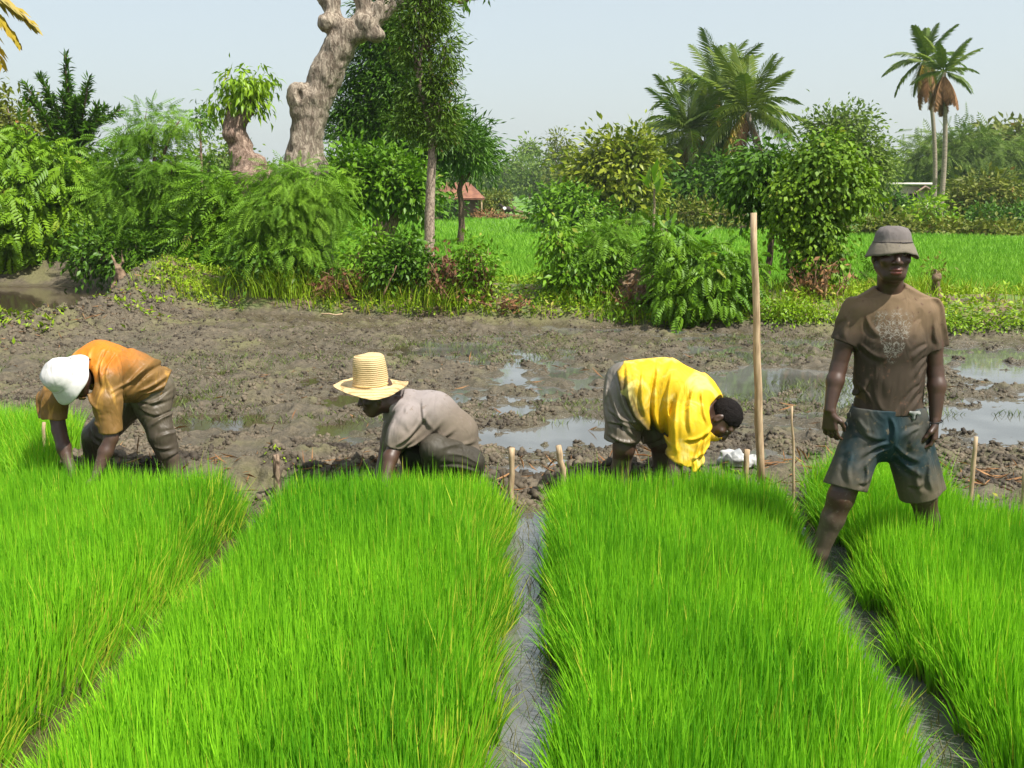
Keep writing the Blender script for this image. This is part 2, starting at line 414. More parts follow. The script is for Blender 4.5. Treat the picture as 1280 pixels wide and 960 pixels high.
def ground_z(x, y, fine=True):
    x = np.asarray(x, float); y = np.asarray(y, float); sh = x.shape; x = x.ravel(); y = y.ravel()
    n1 = noise2(x, y, 1.3, 1, 3) - .5
    z = np.full(len(x), .10)
    # muddy field
    mud = .020 + .09 * n1 + .05 * (noise2(x, y, .45, 77, 2) - .5) + .028 * sst(0, -6, x)
    for (cx, cy, rx, ry, a) in PW:
        q = ((x - cx) / rx) ** 2 + ((y - cy) / ry) ** 2; mud = mud - .075 * a * np.exp(-q * 1.1)
    if fine:
        c1 = noise2(x, y, .17, 5, 3); c2 = noise2(x, y, .06, 9, 2)
        mud = mud + .075 * (c1 - .5) + .05 * np.clip(c1 - .52, 0, 1) * 2 + .03 * (c2 - .5)
    # clod bund right behind the beds
    e = bed_end(x); s = y - e
    b = np.exp(-((s - .62) / .33) ** 2)
    gap = 1 - .85 * np.exp(-((x - chan_x(0, y)) / .2) ** 2)
    mud = mud + b * (.11 + (.16 * (noise2(x, y, .25, 3, 3) - .35) if fine else 0)) * gap
    if fine: mud = mud + b * .10 * np.clip(noise2(x, y, .09, 4, 2) - .45, 0, 1)
    # seedling beds and channels
    bed = np.full(len(x), .05) + .02 * n1
    for k in (-2, -1, 0, 1, 2):
        w = .15
        d = np.abs(x - chan_x(k, y)); bed = bed - .11 * sst(w + .09, w - .05, d)
    if fine: bed = bed + .03 * (noise2(x, y, .08, 12, 2) - .5)
    t = sst(e - .02, e + .18, y); z = bed * (1 - t) + mud * t
    # grassy bund and green field behind it
    bf = bund_front(x) + .35 * (noise2(x, y * 0, .9, 21, 2) - .5)
    hump = .34 * np.exp(-((y - bf - 1.5) / 1.1) ** 2) + .05 * (noise2(x, y, .35, 8, 2) - .5)
    fld = .10 + np.where(fine, 1, 0) * .02 * (noise2(x, y, .5, 2, 2) - .5)
    t = sst(bf - .05, bf + .55, y); z = z * (1 - t) + (fld + hump) * t
    # bank + pool on the left
    rd = ridge_d(x, y); act = sst(7.5, 9.5, y) * sst(19.5, 17.5, y)
    rz = .24 * np.exp(-(rd / .6) ** 2) * act
    if fine: rz = rz * (.6 + .9 * noise2(x, y, .3, 14, 3)) + .30 * act * np.exp(-(rd / .8) ** 2) * (noise2(x, y, .15, 15, 3) - .45)
    pool = sst(-.6, -1.1, rd) * sst(5, 7, y) * sst(21.5, 19.5, y) * sst(-16, -14, x)
    z = z * (1 - pool) + (-.12) * pool + rz
    back = sst(19.5, 21.5, y) * sst(-3, -6, x) * sst(42, 34, y)
    z = z + back * (.55 + .5 * (noise2(x, y, 1.1, 17, 3) - .5))
    # far land
    z = z + sst(90, 400, y) * 0.3
    return z.reshape(sh)
ys = np.concatenate([np.array([-300, -80, -20, -6, 0]), np.arange(1.2, 2.6, .08), np.arange(2.6, 6.6, .026), np.geomspace(6.62, 17.5, 430), np.geomspace(17.6, 80, 150), np.geomspace(84, 1500, 26)])
uc = np.linspace(-1, 1, 780); us = np.concatenate([[-400, -60, -12, -4, -2.2, -1.5, -1.2], uc, [1.2, 1.5, 2.2, 4, 12, 60, 400]])
w = .60 * np.maximum(ys, 0) + 1.3
GX = us[None, :] * w[:, None]; GX = np.clip(GX, -1500, 1500); GY = np.repeat(ys[:, None], len(us), 1)
GZ = ground_z(GX, GY)
nr, nc = GX.shape; ii = np.arange(nr * nc).reshape(nr, nc)
F = np.stack([ii[:-1, :-1].ravel(), ii[:-1, 1:].ravel(), ii[1:, 1:].ravel(), ii[1:, :-1].ravel()], 1)
bfx = bund_front(GX)
rear = 62 - 1.25 * GX
zg = sst(bfx + 2.2, bfx + 3.4, GY)                                # green field
zb = sst(bfx + .05, bfx + .5, GY) * (1 - zg)                      # bund
rdv = ridge_d(GX, GY); zleft = sst(1.2, -.2, rdv) * sst(5, 8, GY) * sst(40, 30, GY)
zg = zg * (1 - zleft); zb = np.clip(zb * (1 - sst(.5, -.6, rdv)), 0, 1)
m, t, out = newmat('soil_mud'); n = N(t)
pos = n.n('ShaderNodeNewGeometry').outputs['Position']; sep = n.n('ShaderNodeSeparateXYZ', {0: pos}).outputs
n1 = n.noise(1.1, 5, pos, .6); n2 = n.noise(16, 6, pos, .7); n3 = n.noise(70, 5, pos, .7)
mudc = n.mix(n.ramp(n2, .3, .72), (.032, .025, .017), (.140, .115, .071))
mudc = n.mix(n.math('MULTIPLY', n.ramp(n3, .35, .7), .5), mudc, (.19, .157, .108))
mudc = n.mix(n.math('MULTIPLY', n.ramp(n1, .46, .66), .5), mudc, (.17, .17, .055))            # algae film
wet = n.ramp(sep[2], .075, .010)
mudc = n.mix(n.math('MULTIPLY', wet, .75), mudc, (.082, .068, .042))
grassc = n.mix(n.ramp(n.noise(5, 6, pos), .35, .65), (.07, .17, .015), (.16, .30, .03))
bundc = n.mix(n.ramp(n.noise(3, 6, pos), .4, .6), (.20, .13, .08), (.12, .20, .03))
c = n.mix(n.attr('bund'), n.mix(n.attr('green'), mudc, grassc), bundc)
rg = n.ramp(wet, 0, 1, .62, .22)
h = n.math('ADD', n2, n.math('MULTIPLY', n3, .4))
p = n.n('ShaderNodeBsdfPrincipled', {'Base Color': c, 'Roughness': rg, 'Specular IOR Level': .4, 'Normal': n.bump(h, .9, .03)})
t.links.new(p.outputs[0], out.inputs[0]); SOIL = m
g = build('ground', np.stack([GX, GY, GZ], -1).reshape(-1, 3), F, SOIL, smooth=True, attr={'green': zg.ravel(), 'bund': zb.ravel()})
tag(g, kind='structure')

m, t, out = newmat('muddy_water'); n = N(t)
pos = n.n('ShaderNodeNewGeometry').outputs['Position']
a = n.noise(4, 3, pos); b = n.noise(30, 2, pos)
c = n.mix(n.ramp(n.noise(1.2, 3, pos), .4, .6), (.085, .083, .072), (.13, .13, .118)); c = n.mix(n.ramp(n.n('ShaderNodeSeparateXYZ', {0: pos}).outputs[0], -.9, -1.4), c, (.06, .045, .028))
p = n.n('ShaderNodeBsdfPrincipled', {'Base Color': c, 'Roughness': .06, 'IOR': 1.7, 'Specular IOR Level': 1., 'Normal': n.bump(n.math('ADD', a, n.math('MULTIPLY', b, .15)), .05, .02)})
t.links.new(p.outputs[0], out.inputs[0])
xs = np.linspace(-24, 24, 3); yy = np.linspace(-6, 22, 3); X, Y_ = np.meshgrid(xs, yy); ii = np.arange(9).reshape(3, 3)
wv = np.stack([X.ravel(), Y_.ravel(), np.full(9, .004)], 1)
tag(build('water', wv, np.stack([ii[:-1, :-1].ravel(), ii[:-1, 1:].ravel(), ii[1:, 1:].ravel(), ii[1:, :-1].ravel()], 1), m), kind='structure')

# ------------------------------------------------------------------ grass blades
def blades(pos, h, lean_d, lean, w, bend=.5, rnd=None, seg=3):
    """curved blades; returns V, [quads, tris], rnd, hh"""
    Nn = len(pos); a = rng.random(Nn) * np.pi * 2
    side = np.stack([np.cos(a), np.sin(a), 0 * a], 1)
    ts = np.linspace(0, 1, seg + 1); V = np.zeros((Nn, 2 * seg + 1, 3), np.float32); hh = np.zeros((Nn, 2 * seg + 1), np.float32)
    L = h[:, None]
    for i, t_ in enumerate(ts):
        hor = (lean * t_ * (1 - bend) + lean * bend * t_ ** 2.2)[:, None] * L
        ver = L * np.sqrt(np.maximum(t_ ** 2 - (hor / L) ** 2 * .8, .02 * t_))
        c = pos + lean_d * hor; c[:, 2:] = c[:, 2:] + ver
        ww = w * (1 - t_ ** 1.8) * (.65 + .7 * t_ * (1 - t_) * 2) * .5
        if i < seg:
            V[:, 2 * i] = c - side * ww[:, None]; V[:, 2 * i + 1] = c + side * ww[:, None]; hh[:, 2 * i:2 * i + 2] = t_
        else: V[:, 2 * i] = c; hh[:, 2 * i] = 1
    k = 2 * seg + 1; o = (np.arange(Nn) * k)[:, None]
    q = np.concatenate([o + np.array([[2 * i, 2 * i + 1, 2 * i + 3, 2 * i + 2]]) for i in range(seg - 1)])
    tr = o + np.array([[2 * seg - 2, 2 * seg - 1, 2 * seg]])
    if rnd is None: rnd = rng.random(Nn)
    return V.reshape(-1, 3), [q, tr], np.repeat(rnd, k), hh.ravel()
def add_stuff(name, V, F, rn, hh, m, label, cat):
    o = build(name, V, F, m, None, False, {'rnd': rn, 'h': hh}); return tag(o, label, cat, kind='stuff')

BEDS = [(-2, -1, 'dense bright green rice seedlings in the leftmost nursery bed, bent and yellowed along its wet furrow'),
        (-1, 0, 'dense bright green rice seedlings in the bed in front of the man in the straw hat'),
        (0, 1, 'dense bright green rice seedlings in the bed in front of the man in yellow'),
        (1, 2, 'dense bright green rice seedlings in the right bed the standing man straddles'),
        (2, 3, 'dense rice seedlings in the outermost bed beyond the right edge')]
for bi, (k0, k1, lab) in enumerate(BEDS):
    y0, y1 = 2.15, 5.75; dens = 10500
    x0 = chan_x(k0, 3.) - .3; x1 = chan_x(k1, 5.) + .3; n_ = int((x1 - x0) * (y1 - y0) * dens)
    x = rng.uniform(x0, x1, n_); y = rng.uniform(y0, y1, n_)
    wl = .14 if k0 != -1 else .11; wr = .135 if k1 != -1 else .12
    dl = x - chan_x(k0, y) - wl - .09 * (noise2(x, y, .16, 31, 3) - .5) * 2; dr = chan_x(k1, y) - wr - x - .09 * (noise2(x, y, .16, 32, 3) - .5) * 2
    de = bed_end(x) - y
    vis = (np.abs(x) < .56 * y + (.9 if k0 < 2 else 2.2))
    keep = (dl > 0) & (dr > 0) & (de > 0) & vis
    if k0 == 1:   # the standing man's legs
        keep &= (np.hypot(x - 1.97, y - 4.68) > .06)
    keep &= (rng.random(n_) < .72 + .28 * sst(3.2, 4.4, y))
    x, y, dl, dr, de = [q[keep] for q in (x, y, dl, dr, de)]; Nn = len(x)
    pos = np.stack([x, y, ground_z(x, y, False)], 1)
    hn = noise2(x, y, .5, 41, 3); edge = np.minimum(np.minimum(dl, dr), de)
    h = (.245 + .10 * hn + rng.normal(0, .036, Nn)) * (.78 + .22 * sst(0, .15, edge))
    h = np.where(rng.random(Nn) < .02, h * 1.25, h)
    la = noise2(x, y, .3, 42, 2) * 12 + rng.normal(0, 1.8, Nn)
    ld = np.stack([np.cos(la), np.sin(la), 0 * la], 1) * .6
    ld[:, 0] -= 1.6 * np.exp(-dl / .07); ld[:, 0] += (1.7 if k1 == -1 else 1.5) * np.exp(-dr / (.09 if k1 == -1 else .07)); ld[:, 1] += 1.2 * np.exp(-de / .08)
    mg = np.linalg.norm(ld, axis=1); ld = ld / mg[:, None]
    lean = np.clip(.03 + .27 * rng.random(Nn) ** 2.4 + .30 * np.maximum(mg - .75, 0), .03, .85) * (1 if k1 != -1 else 1.0)
    rn = rng.random(Nn) * .87 + .0; ye = np.exp(-np.minimum(dr, dl + .12) / .10) * (1.0 if k1 in (-1, 0) else .35)
    rn = np.where(rng.random(Nn) < .025 + .25 * ye, .97, rn)
    V, Fc, ra, hh = blades(pos, h, ld, lean, .0045 + .0045 * rng.random(Nn) + .0003 * y + .0022 * sst(4.2, 3., y), .6, rn)
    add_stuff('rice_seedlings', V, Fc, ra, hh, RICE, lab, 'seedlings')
# taller stand beyond the left end, right of it the small clump behind the standing man
for (x0, x1, y0, y1, n_, hh_, lab, cut) in ((-4.4, -2.62, 5.55, 7.0, 17000, .36, 'taller darker green rice seedlings standing behind the orange shirted man at the left edge', 1), (1.72, 2.45, 5.0, 5.9, 7000, .33, 'loose clump of long rice seedlings seen between the standing mans legs', 0)):
    x = rng.uniform(x0, x1, n_); y = rng.uniform(y0, y1, n_)
    k = (x + (y - 5.6) * .35 < x1 - .1 * noise2(x, y, .3, 2)) if cut else (np.hypot((x - 2.05) / .36, (y - 5.4) / .42) < 1)
    x = x[k]; y = y[k]; Nn = len(x); la = rng.random(Nn) * 6.28
    V, Fc, ra, h2 = blades(np.stack([x, y, ground_z(x, y, False)], 1), hh_ + rng.normal(0, .04, Nn), np.stack([np.cos(la), np.sin(la), 0 * la], 1), .15 + .5 * rng.random(Nn) ** 1.5 * (1 if not cut else .6), np.full(Nn, .0075), .7)
    add_stuff('rice_seedlings', V, Fc, ra, h2, RICE, lab, 'seedlings')

# green paddy behind the bund
n_ = 230000
y = 1 / rng.uniform(1 / 74, 1 / 15.5, n_); x = rng.uniform(-1, 1, n_) * (.60 * y + 1.5)
k = (y > bund_front(x) + 2.1) & (y < 62 - 1.25 * x) & ((ridge_d(x, y) > 1.0) | (y > 30)) & (x > -.2 * y - 3)
x, y = x[k], y[k]; Nn = len(x); la = rng.random(Nn) * 6.28
V, Fc, ra, hh = blades(np.stack([x, y, ground_z(x, y, False)], 1), .17 + .05 * noise2(x, y, 3, 5, 2) + rng.normal(0, .02, Nn), np.stack([np.cos(la), np.sin(la), 0 * la], 1), .2 + .3 * rng.random(Nn), .009 + y * .0008, .6, seg=2)
add_stuff('paddy_grass', V, Fc, ra, hh, FIELD, 'even bright green rice paddy spreading behind the shrubs to the tree line', 'rice paddy')

# weeds and grass along the bund
n_ = 34000; x = rng.uniform(-9.5, 9.5, n_); u = rng.random(n_) ** 1.1 * 3.0; y = bund_front(x) + .15 + u
pp = noise2(x, y, .55, 61, 3); k = (pp > .40 + .10 * sst(0.2, 1.5, u)) & (ridge_d(x, y) > .0); x, y, pp = x[k], y[k], pp[k]; Nn = len(x)
mb = MB(); d = rng.normal(0, 1, (Nn, 3)); d[:, 2] = np.abs(d[:, 2]) * .6 + .1
pz = ground_z(x, y, False) + rng.random(Nn) * .14 * (.4 + pp * 1.2); nn_ = rng.normal(0, .5, (Nn, 3)); nn_[:, 2] += 1.2
instance(mb, *T_LEAF, np.stack([x, y, pz], 1), d, nn_, .045 + .05 * rng.random(Nn)); V = np.concatenate(mb.V); F1 = np.concatenate(mb.F[3]); r1 = np.concatenate(mb.a); h1 = np.ones(len(V))
n2_ = 16000; x = rng.uniform(-9.5, 9.5, n2_); u = rng.random(n2_) * 2.8; y = bund_front(x) + .12 + u; k = (noise2(x, y, .7, 66, 3) > .47) & (ridge_d(x, y) > -.3); x, y = x[k], y[k]; Nn = len(x); la = rng.random(Nn) * 6.28
tall = noise2(x, y, 1.2, 68, 2)
V2, F2, r2, h2 = blades(np.stack([x, y, ground_z(x, y, False)], 1), .12 + .42 * np.clip(tall - .25, 0, 1) + .1 * rng.random(Nn), np.stack([np.cos(la), np.sin(la), 0 * la], 1), .2 + .6 * rng.random(Nn), np.full(Nn, .014), .8, rng.random(Nn) ** .8)
o = build('bund_weeds', np.concatenate([V, V2]), [np.concatenate([F1, F2[1] + len(V)]), F2[0] + len(V)], WEED, None, False, {'rnd': np.concatenate([r1, r2]), 'h': np.concatenate([h1, h2])})
tag(o, 'low creeping weeds and grass covering the earth bund behind the mud', 'weeds', kind='stuff')
# little weeds on the left earth bank and the clod bund
n_ = 5200; y = rng.uniform(9.5, 19, n_); x = -5.75 - .55 * np.clip(13.6 - y, 0, 9) + rng.normal(0, .5, n_); k = noise2(x, y, .5, 71, 3) > .60; x, y = x[k], y[k]
xb = rng.uniform(-4, 4.2, 3600); yb = bed_end(xb) + rng.uniform(.1, .6, 3600); k = noise2(xb, yb, .22, 72, 2) > .62; x = np.concatenate([x, xb[k]]); y = np.concatenate([y, yb[k]]); Nn = len(x)
mb = MB(); d = rng.normal(0, 1, (Nn, 3)); d[:, 2] = np.abs(d[:, 2]) + .2; sc_ = np.where(y > 8, .07, .03) * (.6 + rng.random(Nn))
instance(mb, *T_LEAF, np.stack([x, y, ground_z(x, y) + .02], 1), d, np.tile([0, 0, 1.], (Nn, 1)) + rng.normal(0, .3, (Nn, 3)), sc_)
tag(mb.build('small_weeds', WEED, None, False), 'sparse small weeds sprouting on the muddy earth banks', 'weeds', kind='stuff')
# floating weed patches in the mud field
n_ = 30000; y = rng.uniform(8, 14.4, n_); x = rng.uniform(-1, 1, n_) * (.58 * y); gz = ground_z(x, y)
k = (noise2(x, y * 1.9, 1.5, 81, 3) > .58) & (gz < .06) & (y < bund_front(x) + .1) & (ridge_d(x, y) > .8); x, y, gz = x[k], y[k], gz[k]; Nn = len(x); la = rng.random(Nn) * 6.28
V, Fc, ra, hh = blades(np.stack([x, y, np.maximum(gz, .004)], 1), .03 + .05 * rng.random(Nn), np.stack([np.cos(la), np.sin(la), 0 * la], 1), .6 + .35 * rng.random(Nn), np.full(Nn, .010), .3, seg=2)
ALGAE = leafmat('water_weed', (.05, .085, .015), (.13, .17, .03), None, .2, .4, 1.)
add_stuff('water_weed', V, Fc, ra, hh, ALGAE, 'thin green weed scum growing in the wet mud field', 'weeds')
# loose clods and straw on the mud
def clod_t():
    v = np.array([(1, 0, 0), (.3, .9, 0), (-.8, .5, .1), (-.7, -.6, 0), (.4, -.9, .1), (.1, .1, .8), (-.2, .1, -.6)], float)
    f = [(i, (i + 1) % 5, 5) for i in range(5)] + [((i + 1) % 5, i, 6) for i in range(5)]
    return v, [np.array(f)]
n_ = 70000; y = 1 / rng.uniform(1 / 15.5, 1 / 5.7, n_); x = rng.uniform(-1, 1, n_) * (.58 * y + .5); gz = ground_z(x, y)
k = (y > bed_end(x) + .15) & (y < bund_front(x) + .3) & (gz > .012) & (noise2(x, y, .6, 90, 3) > .40); x, y, gz = x[k], y[k], gz[k]; Nn = len(x)
nb = np.exp(-((y - bed_end(x) - .6) / .35) ** 2)
mb = MB(); d = rng.normal(0, 1, (Nn, 3)); instance(mb, *clod_t(), np.stack([x, y, gz], 1), d, rng.normal(0, 1, (Nn, 3)), (.008 + .026 * rng.random(Nn) ** 2.5) * (1 + .7 * nb))
n_ = 6500; y = rng.uniform(8.6, 18, n_); x = -5.75 - .55 * np.clip(13.6 - y, 0, 9) + rng.normal(0, .55, n_); gz = ground_z(x, y); k = gz > .02; x, y, gz = x[k], y[k], gz[k]; Nn = len(x)
instance(mb, *clod_t(), np.stack([x, y, gz], 1), rng.normal(0, 1, (Nn, 3)), rng.normal(0, 1, (Nn, 3)), .012 + .034 * rng.random(Nn) ** 2.5)
CLOD = plain('mud_clod', (.025, .019, .013), (.155, .125, .085), 3., .75, .8, .01, .3)
tag(mb.build('mud_clods', CLOD, None, False), 'countless small lumps of turned mud over the ploughed field', 'mud clods', kind='stuff')
n_ = 1500; y = rng.uniform(5.6, 11, n_); y[:900] = rng.uniform(5.6, 6.6, 900); x = rng.uniform(-1, 1, n_) * (.56 * y); y[-420:] = rng.uniform(9.5, 17, 420); x[-420:] = -5.75 - .55 * np.clip(13.6 - y[-420:], 0, 9) + rng.normal(0, .5, 420); k = (y > bed_end(x) + .15); x, y = x[k], y[k]; Nn = len(x); mb = MB()
d = rng.normal(0, 1, (Nn, 3)); d[:, 2] *= .35; instance(mb, *quad_leaf(.06), np.stack([x, y, ground_z(x, y) + .02], 1), d, rng.normal(0, 1, (Nn, 3)), .06 + .12 * rng.random(Nn))
tag(mb.build('straw_litter', LF_DEAD, None, False), 'dry roots and straw bits mixed in the turned mud', 'straw', kind='stuff')
# dead stalks leaning in the channels
n_ = 1000; kk = rng.integers(-1, 2, n_); y = rng.uniform(2.4, 5.6, n_); x = np.array([float(chan_x(int(a), b)) for a, b in zip(kk, y)]) + rng.normal(0, .10, n_)
Nn = n_; la = rng.random(Nn) * 6.28
V, Fc, ra, hh = blades(np.stack([x, y, np.full(Nn, .0)], 1), .05 + .14 * rng.random(Nn), np.stack([np.cos(la), np.sin(la), 0 * la], 1), .5 + .45 * rng.random(Nn), np.full(Nn, .004), .6, rng.random(Nn))
add_stuff('reed_litter', V, Fc, ra, hh, leafmat('wilted_blade', (.04, .05, .015), (.20, .17, .06), None, .3, .5), 'wilted blades floating in the water furrows between beds', 'litter')
exec_after_terrain = True

# ------------------------------------------------------------------ trees and shrubs
def crown(mb, lobes, nc, per, cr, tmpl, ls, droop=.2, up=.6, shell=.5, out=.6, flat=1., seed=0):
    C = np.array([l[0] for l in lobes]); Rr = np.array([l[1] for l in lobes]); wgt = (Rr.prod(1)) ** (2 / 3); wgt /= wgt.sum()
    li = rng.choice(len(lobes), nc, p=wgt); d = unit(rng.normal(0, 1, (nc, 3)))
    rr = shell + (1 - shell) * rng.random(nc) ** .7
    bumpy = .78 + .5 * noise3(d * 2.1 + C[li] * .7, seed)
    cc = C[li] + d * Rr[li] * (rr * bumpy)[:, None]
    cs = cr * (.6 + .8 * rng.random(nc))
    off = rng.normal(0, 1, (nc, per, 3)) * cs[:, None, None]; off[..., 2] *= flat
    P = (cc[:, None] + off).reshape(-1, 3); o = np.repeat(unit(d + 1e-6), per, 0); k = len(P)
    nn = unit(out * o + np.array([0, 0, up]) + rng.normal(0, .45, (k, 3)))
    dd = unit(.6 * o + unit(off.reshape(-1, 3)) * .8 + rng.normal(0, .4, (k, 3)) + np.array([0, 0, -droop * 2]))
    rn = np.clip(np.repeat(rng.random(nc) * .55, per) + rng.random(k) * .45, 0, 1)
    instance(mb, *tmpl, P, dd, nn, ls * (.6 + .7 * rng.random(k)), rn)
    return cc
def wob(a, b, n, amp):
    a = np.asarray(a, float); b = np.asarray(b, float); t_ = np.linspace(0, 1, n)[:, None]; p = a + (b - a) * t_
    p[1:-1] += rng.normal(0, amp, (n - 2, 3)); return p
def plant(name, label, cat, px, Y, lobes, leaf, tmpl, ls, nc, per=9, cr=.12, tr=.05, top=None, bark=None, group=None, droop=.2, up=.6, shell=.5, twigs=24,
          depth=1., flat=1., stems=1, trunkname='trunk', base=None, out=.6, part='crown', zoff=0):
    """lobes = [(px, py, rx_px, rz_px[, dY])] seen at distance Y"""
    bx = at(px, 240, Y)[0]; bz = float(ground_z(np.array([bx]), np.array([Y]), False)[0]) + zoff
    root = empty(name, (bx, Y, bz), label, cat, group); B = np.array([bx, Y, bz])
    s = mpp(Y); L = []
    for l in lobes:
        c = at(l[0], l[1], Y) + np.array([0, (l[4] if len(l) > 4 else 0), 0]); L.append((c - B, np.array([l[2] * s, (l[2] + l[3]) * .5 * s * depth, l[3] * s])))
    mb = MB(); cc = crown(mb, L, nc, per, cr, tmpl, ls, droop, up, shell, out, flat, seed=int(px) % 97)
    tb = MB(); tp = None if top is None else at(top[0], top[1], Y) - B
    for st in range(stems):
        if tp is None: lo = min(L, key=lambda q: q[0][2])[0]; e = lo * np.array([.8, .8, 1]) + rng.normal(0, .1 * (stems > 1), 3) * (1 + L[0][1][0])
        else: e = tp
        b0 = np.array([0, 0, -.1]) + (rng.normal(0, .12, 3) * np.array([1, 1, 0]) if stems > 1 else 0)
        pts = wob(b0, e, 7, tr * (.22 if name != 'slender_tree' else .12)); tb.tube(pts, np.linspace(tr * 1.25, tr * .8, 7), 9)
        if tp is not None or st == 0:
            for c, r in L:
                if np.linalg.norm(c - e) > .05: q = wob(e, c, 5, tr * .8); tb.tube(q, np.linspace(tr * .6, tr * .18, 5), 6)
    for q in cc[rng.integers(0, len(cc), twigs)]:
        j = min(L, key=lambda l: np.linalg.norm(l[0] - q))[0]; tb.tube(wob(j + (e - j) * .3, q, 4, tr * .4), np.linspace(tr * .22, tr * .07, 4), 4)
    tb.build(trunkname, bark or BARK_BROWN, root)
    mb.build(part, leaf, root, False)
    return root

# --- trees and bushes on the left
plant('shade_tree', 'olive green tree at the far left edge behind the hanging palm frond', 'tree', -20, 34, [(-10, 175, 55, 40), (20, 160, 35, 28), (-20, 140, 30, 35), (30, 215, 40, 35)], LF_OLIVE, T_QUAD, .22, 520, 9, .28, .22, (0, 230))
plant('broadleaf_tree', 'big leafy bush at the left edge with broad sunlit leaves over dark shade', 'tree', 30, 21.5, [(15, 215, 50, 38), (65, 235, 45, 38), (20, 270, 60, 45, -.5), (85, 280, 40, 40), (-40, 240, 50, 60)], leafmat('bright_broad_leaf', (.05, .16, .012), (.18, .38, .025), (.3, .3, .05), .32, .35, .8), T_BIG, .33, 620, 7, .20, .10, (35, 290), droop=.5, group=None)
plant('broadleaf_tree', 'dark leafy growth behind the pool between the left bush and the feathery tree', 'tree', 110, 24, [(100, 260, 60, 50), (130, 300, 60, 34), (60, 305, 60, 30), (160, 285, 50, 40)], LF_DARK, T_LEAF, .22, 520, 10, .25, .10, (110, 300))
# whorled conifer-like tree
def whorl_tree():
    Y = 27; bx = at(93, 240, Y)[0]; B = np.array([bx, Y, float(ground_z(np.array([bx]), np.array([float(Y)]), False)[0])])
    root = empty('whorled_tree', B, 'dark green tree with stiff branches radiating upward above the left bushes', 'tree'); tb = MB(); mb = MB(); s = mpp(Y)
    topp = at(88, 190, Y) - B; tb.tube(wob((0, 0, -.1), topp, 6, .05), np.linspace(.16, .10, 6), 8)
    crs = at(90, 185, Y) - B
    for i in range(26):
        a = rng.random() * 6.28; el = R(rng.uniform(10, 80)); Ln = s * (50 + 34 * rng.random()) * (1.25 if el > R(60) else 1.)
        d = np.array([math.cos(a) * math.cos(el), math.sin(a) * math.cos(el) * .8, math.sin(el)]); st = crs + np.array([0, 0, rng.uniform(-.7, .2)]); e = st + d * Ln + np.array([0, 0, .12 * Ln * math.cos(el)])
        pts = wob(st, e, 6, .03); tb.tube(pts, np.linspace(.045, .012, 6), 5)
        k = 170; tt = rng.random(k) ** .7; p = st + (e - st) * tt[:, None] + rng.normal(0, .07, (k, 3)) * (1.15 - tt[:, None])
        instance(mb, *T_NARROW, p, unit(d * .8 + rng.normal(0, .6, (k, 3))), rng.normal(0, .5, (k, 3)) + [0, 0, 1], .24, rng.random(k) * .8)
    crown(mb, [(crs + np.array([0, 0, -1.2]), np.array([1.0, .9, .9])), (crs, np.array([.7, .7, .5]))], 160, 9, .15, T_NARROW, .22)
    tb.build('trunk', BARK_DARK, root); mb.build('crown', LF_DARK, root, False)
whorl_tree()
plant('feathery_tree', 'tall feathery leaved tree left of the gnarled pollard, thin trunk showing through', 'tree', 196, 19.5, [(190, 158, 42, 20), (225, 150, 20, 14), (165, 175, 28, 14), (185, 215, 52, 30), (225, 235, 40, 40), (150, 240, 32, 32), (190, 280, 55, 40), (230, 300, 34, 36)], LF_FERN, T_FERN, .29, 360, 8, .15, .07, (195, 215), BARK_DARK, droop=.2, up=1., shell=.25, flat=.5)
plant('leafy_bush', 'dark bush at the foot of the feathery tree behind the dead stump', 'bush', 165, 18.9, [(150, 320, 45, 22), (200, 325, 50, 22), (235, 310, 32, 30), (115, 315, 40, 20)], LF_DARK, T_LEAF, .13, 420, 10, .16, .04, stems=3, depth=.7)
plant('leafy_bush', 'bright leafy bush left of the pollard trunk foot', 'bush', 275, 18.2, [(270, 250, 26, 26), (290, 285, 34, 32), (258, 310, 30, 28), (300, 325, 30, 22)], LF_MID, T_PIN, .30, 330, 6, .15, .04, stems=3, droop=.4)
plant('distant_tree', 'pale hazy tree top seen left of the pollard above the bushes', 'tree', 262, 60, [(262, 200, 30, 18), (240, 215, 30, 18), (285, 190, 14, 10), (300, 225, 40, 18)], LF_FAR, T_QUAD, .34, 260, 8, .45, .2, (262, 225))
plant('thin_sapling', 'slim pole like sapling with a tiny leaf tuft left of the pollard', 'sapling', 250, 24, [(251, 148, 9, 8)], LF_DARK, T_LEAF, .13, 22, 9, .10, .03, (250, 152), twigs=3)
plant('feathery_bush', 'low feathery bush spreading in front of the big gnarled trunk', 'bush', 368, 16.2, [(375, 228, 56, 24), (345, 262, 52, 28), (398, 262, 34, 26), (335, 300, 46, 34), (378, 312, 42, 32)], LF_FERN, T_FERN, .25, 460, 8, .13, .05, (365, 320), BARK_DARK, droop=.35, up=1., shell=.3, flat=.6, stems=1, twigs=40)
plant('leafy_bush', 'very dark bush in the shade below the feathery bush', 'bush', 350, 15.9, [(330, 325, 40, 18), (372, 330, 36, 18)], LF_DARK, T_LEAF, .11, 300, 9, .13, .04, stems=3, depth=.7)
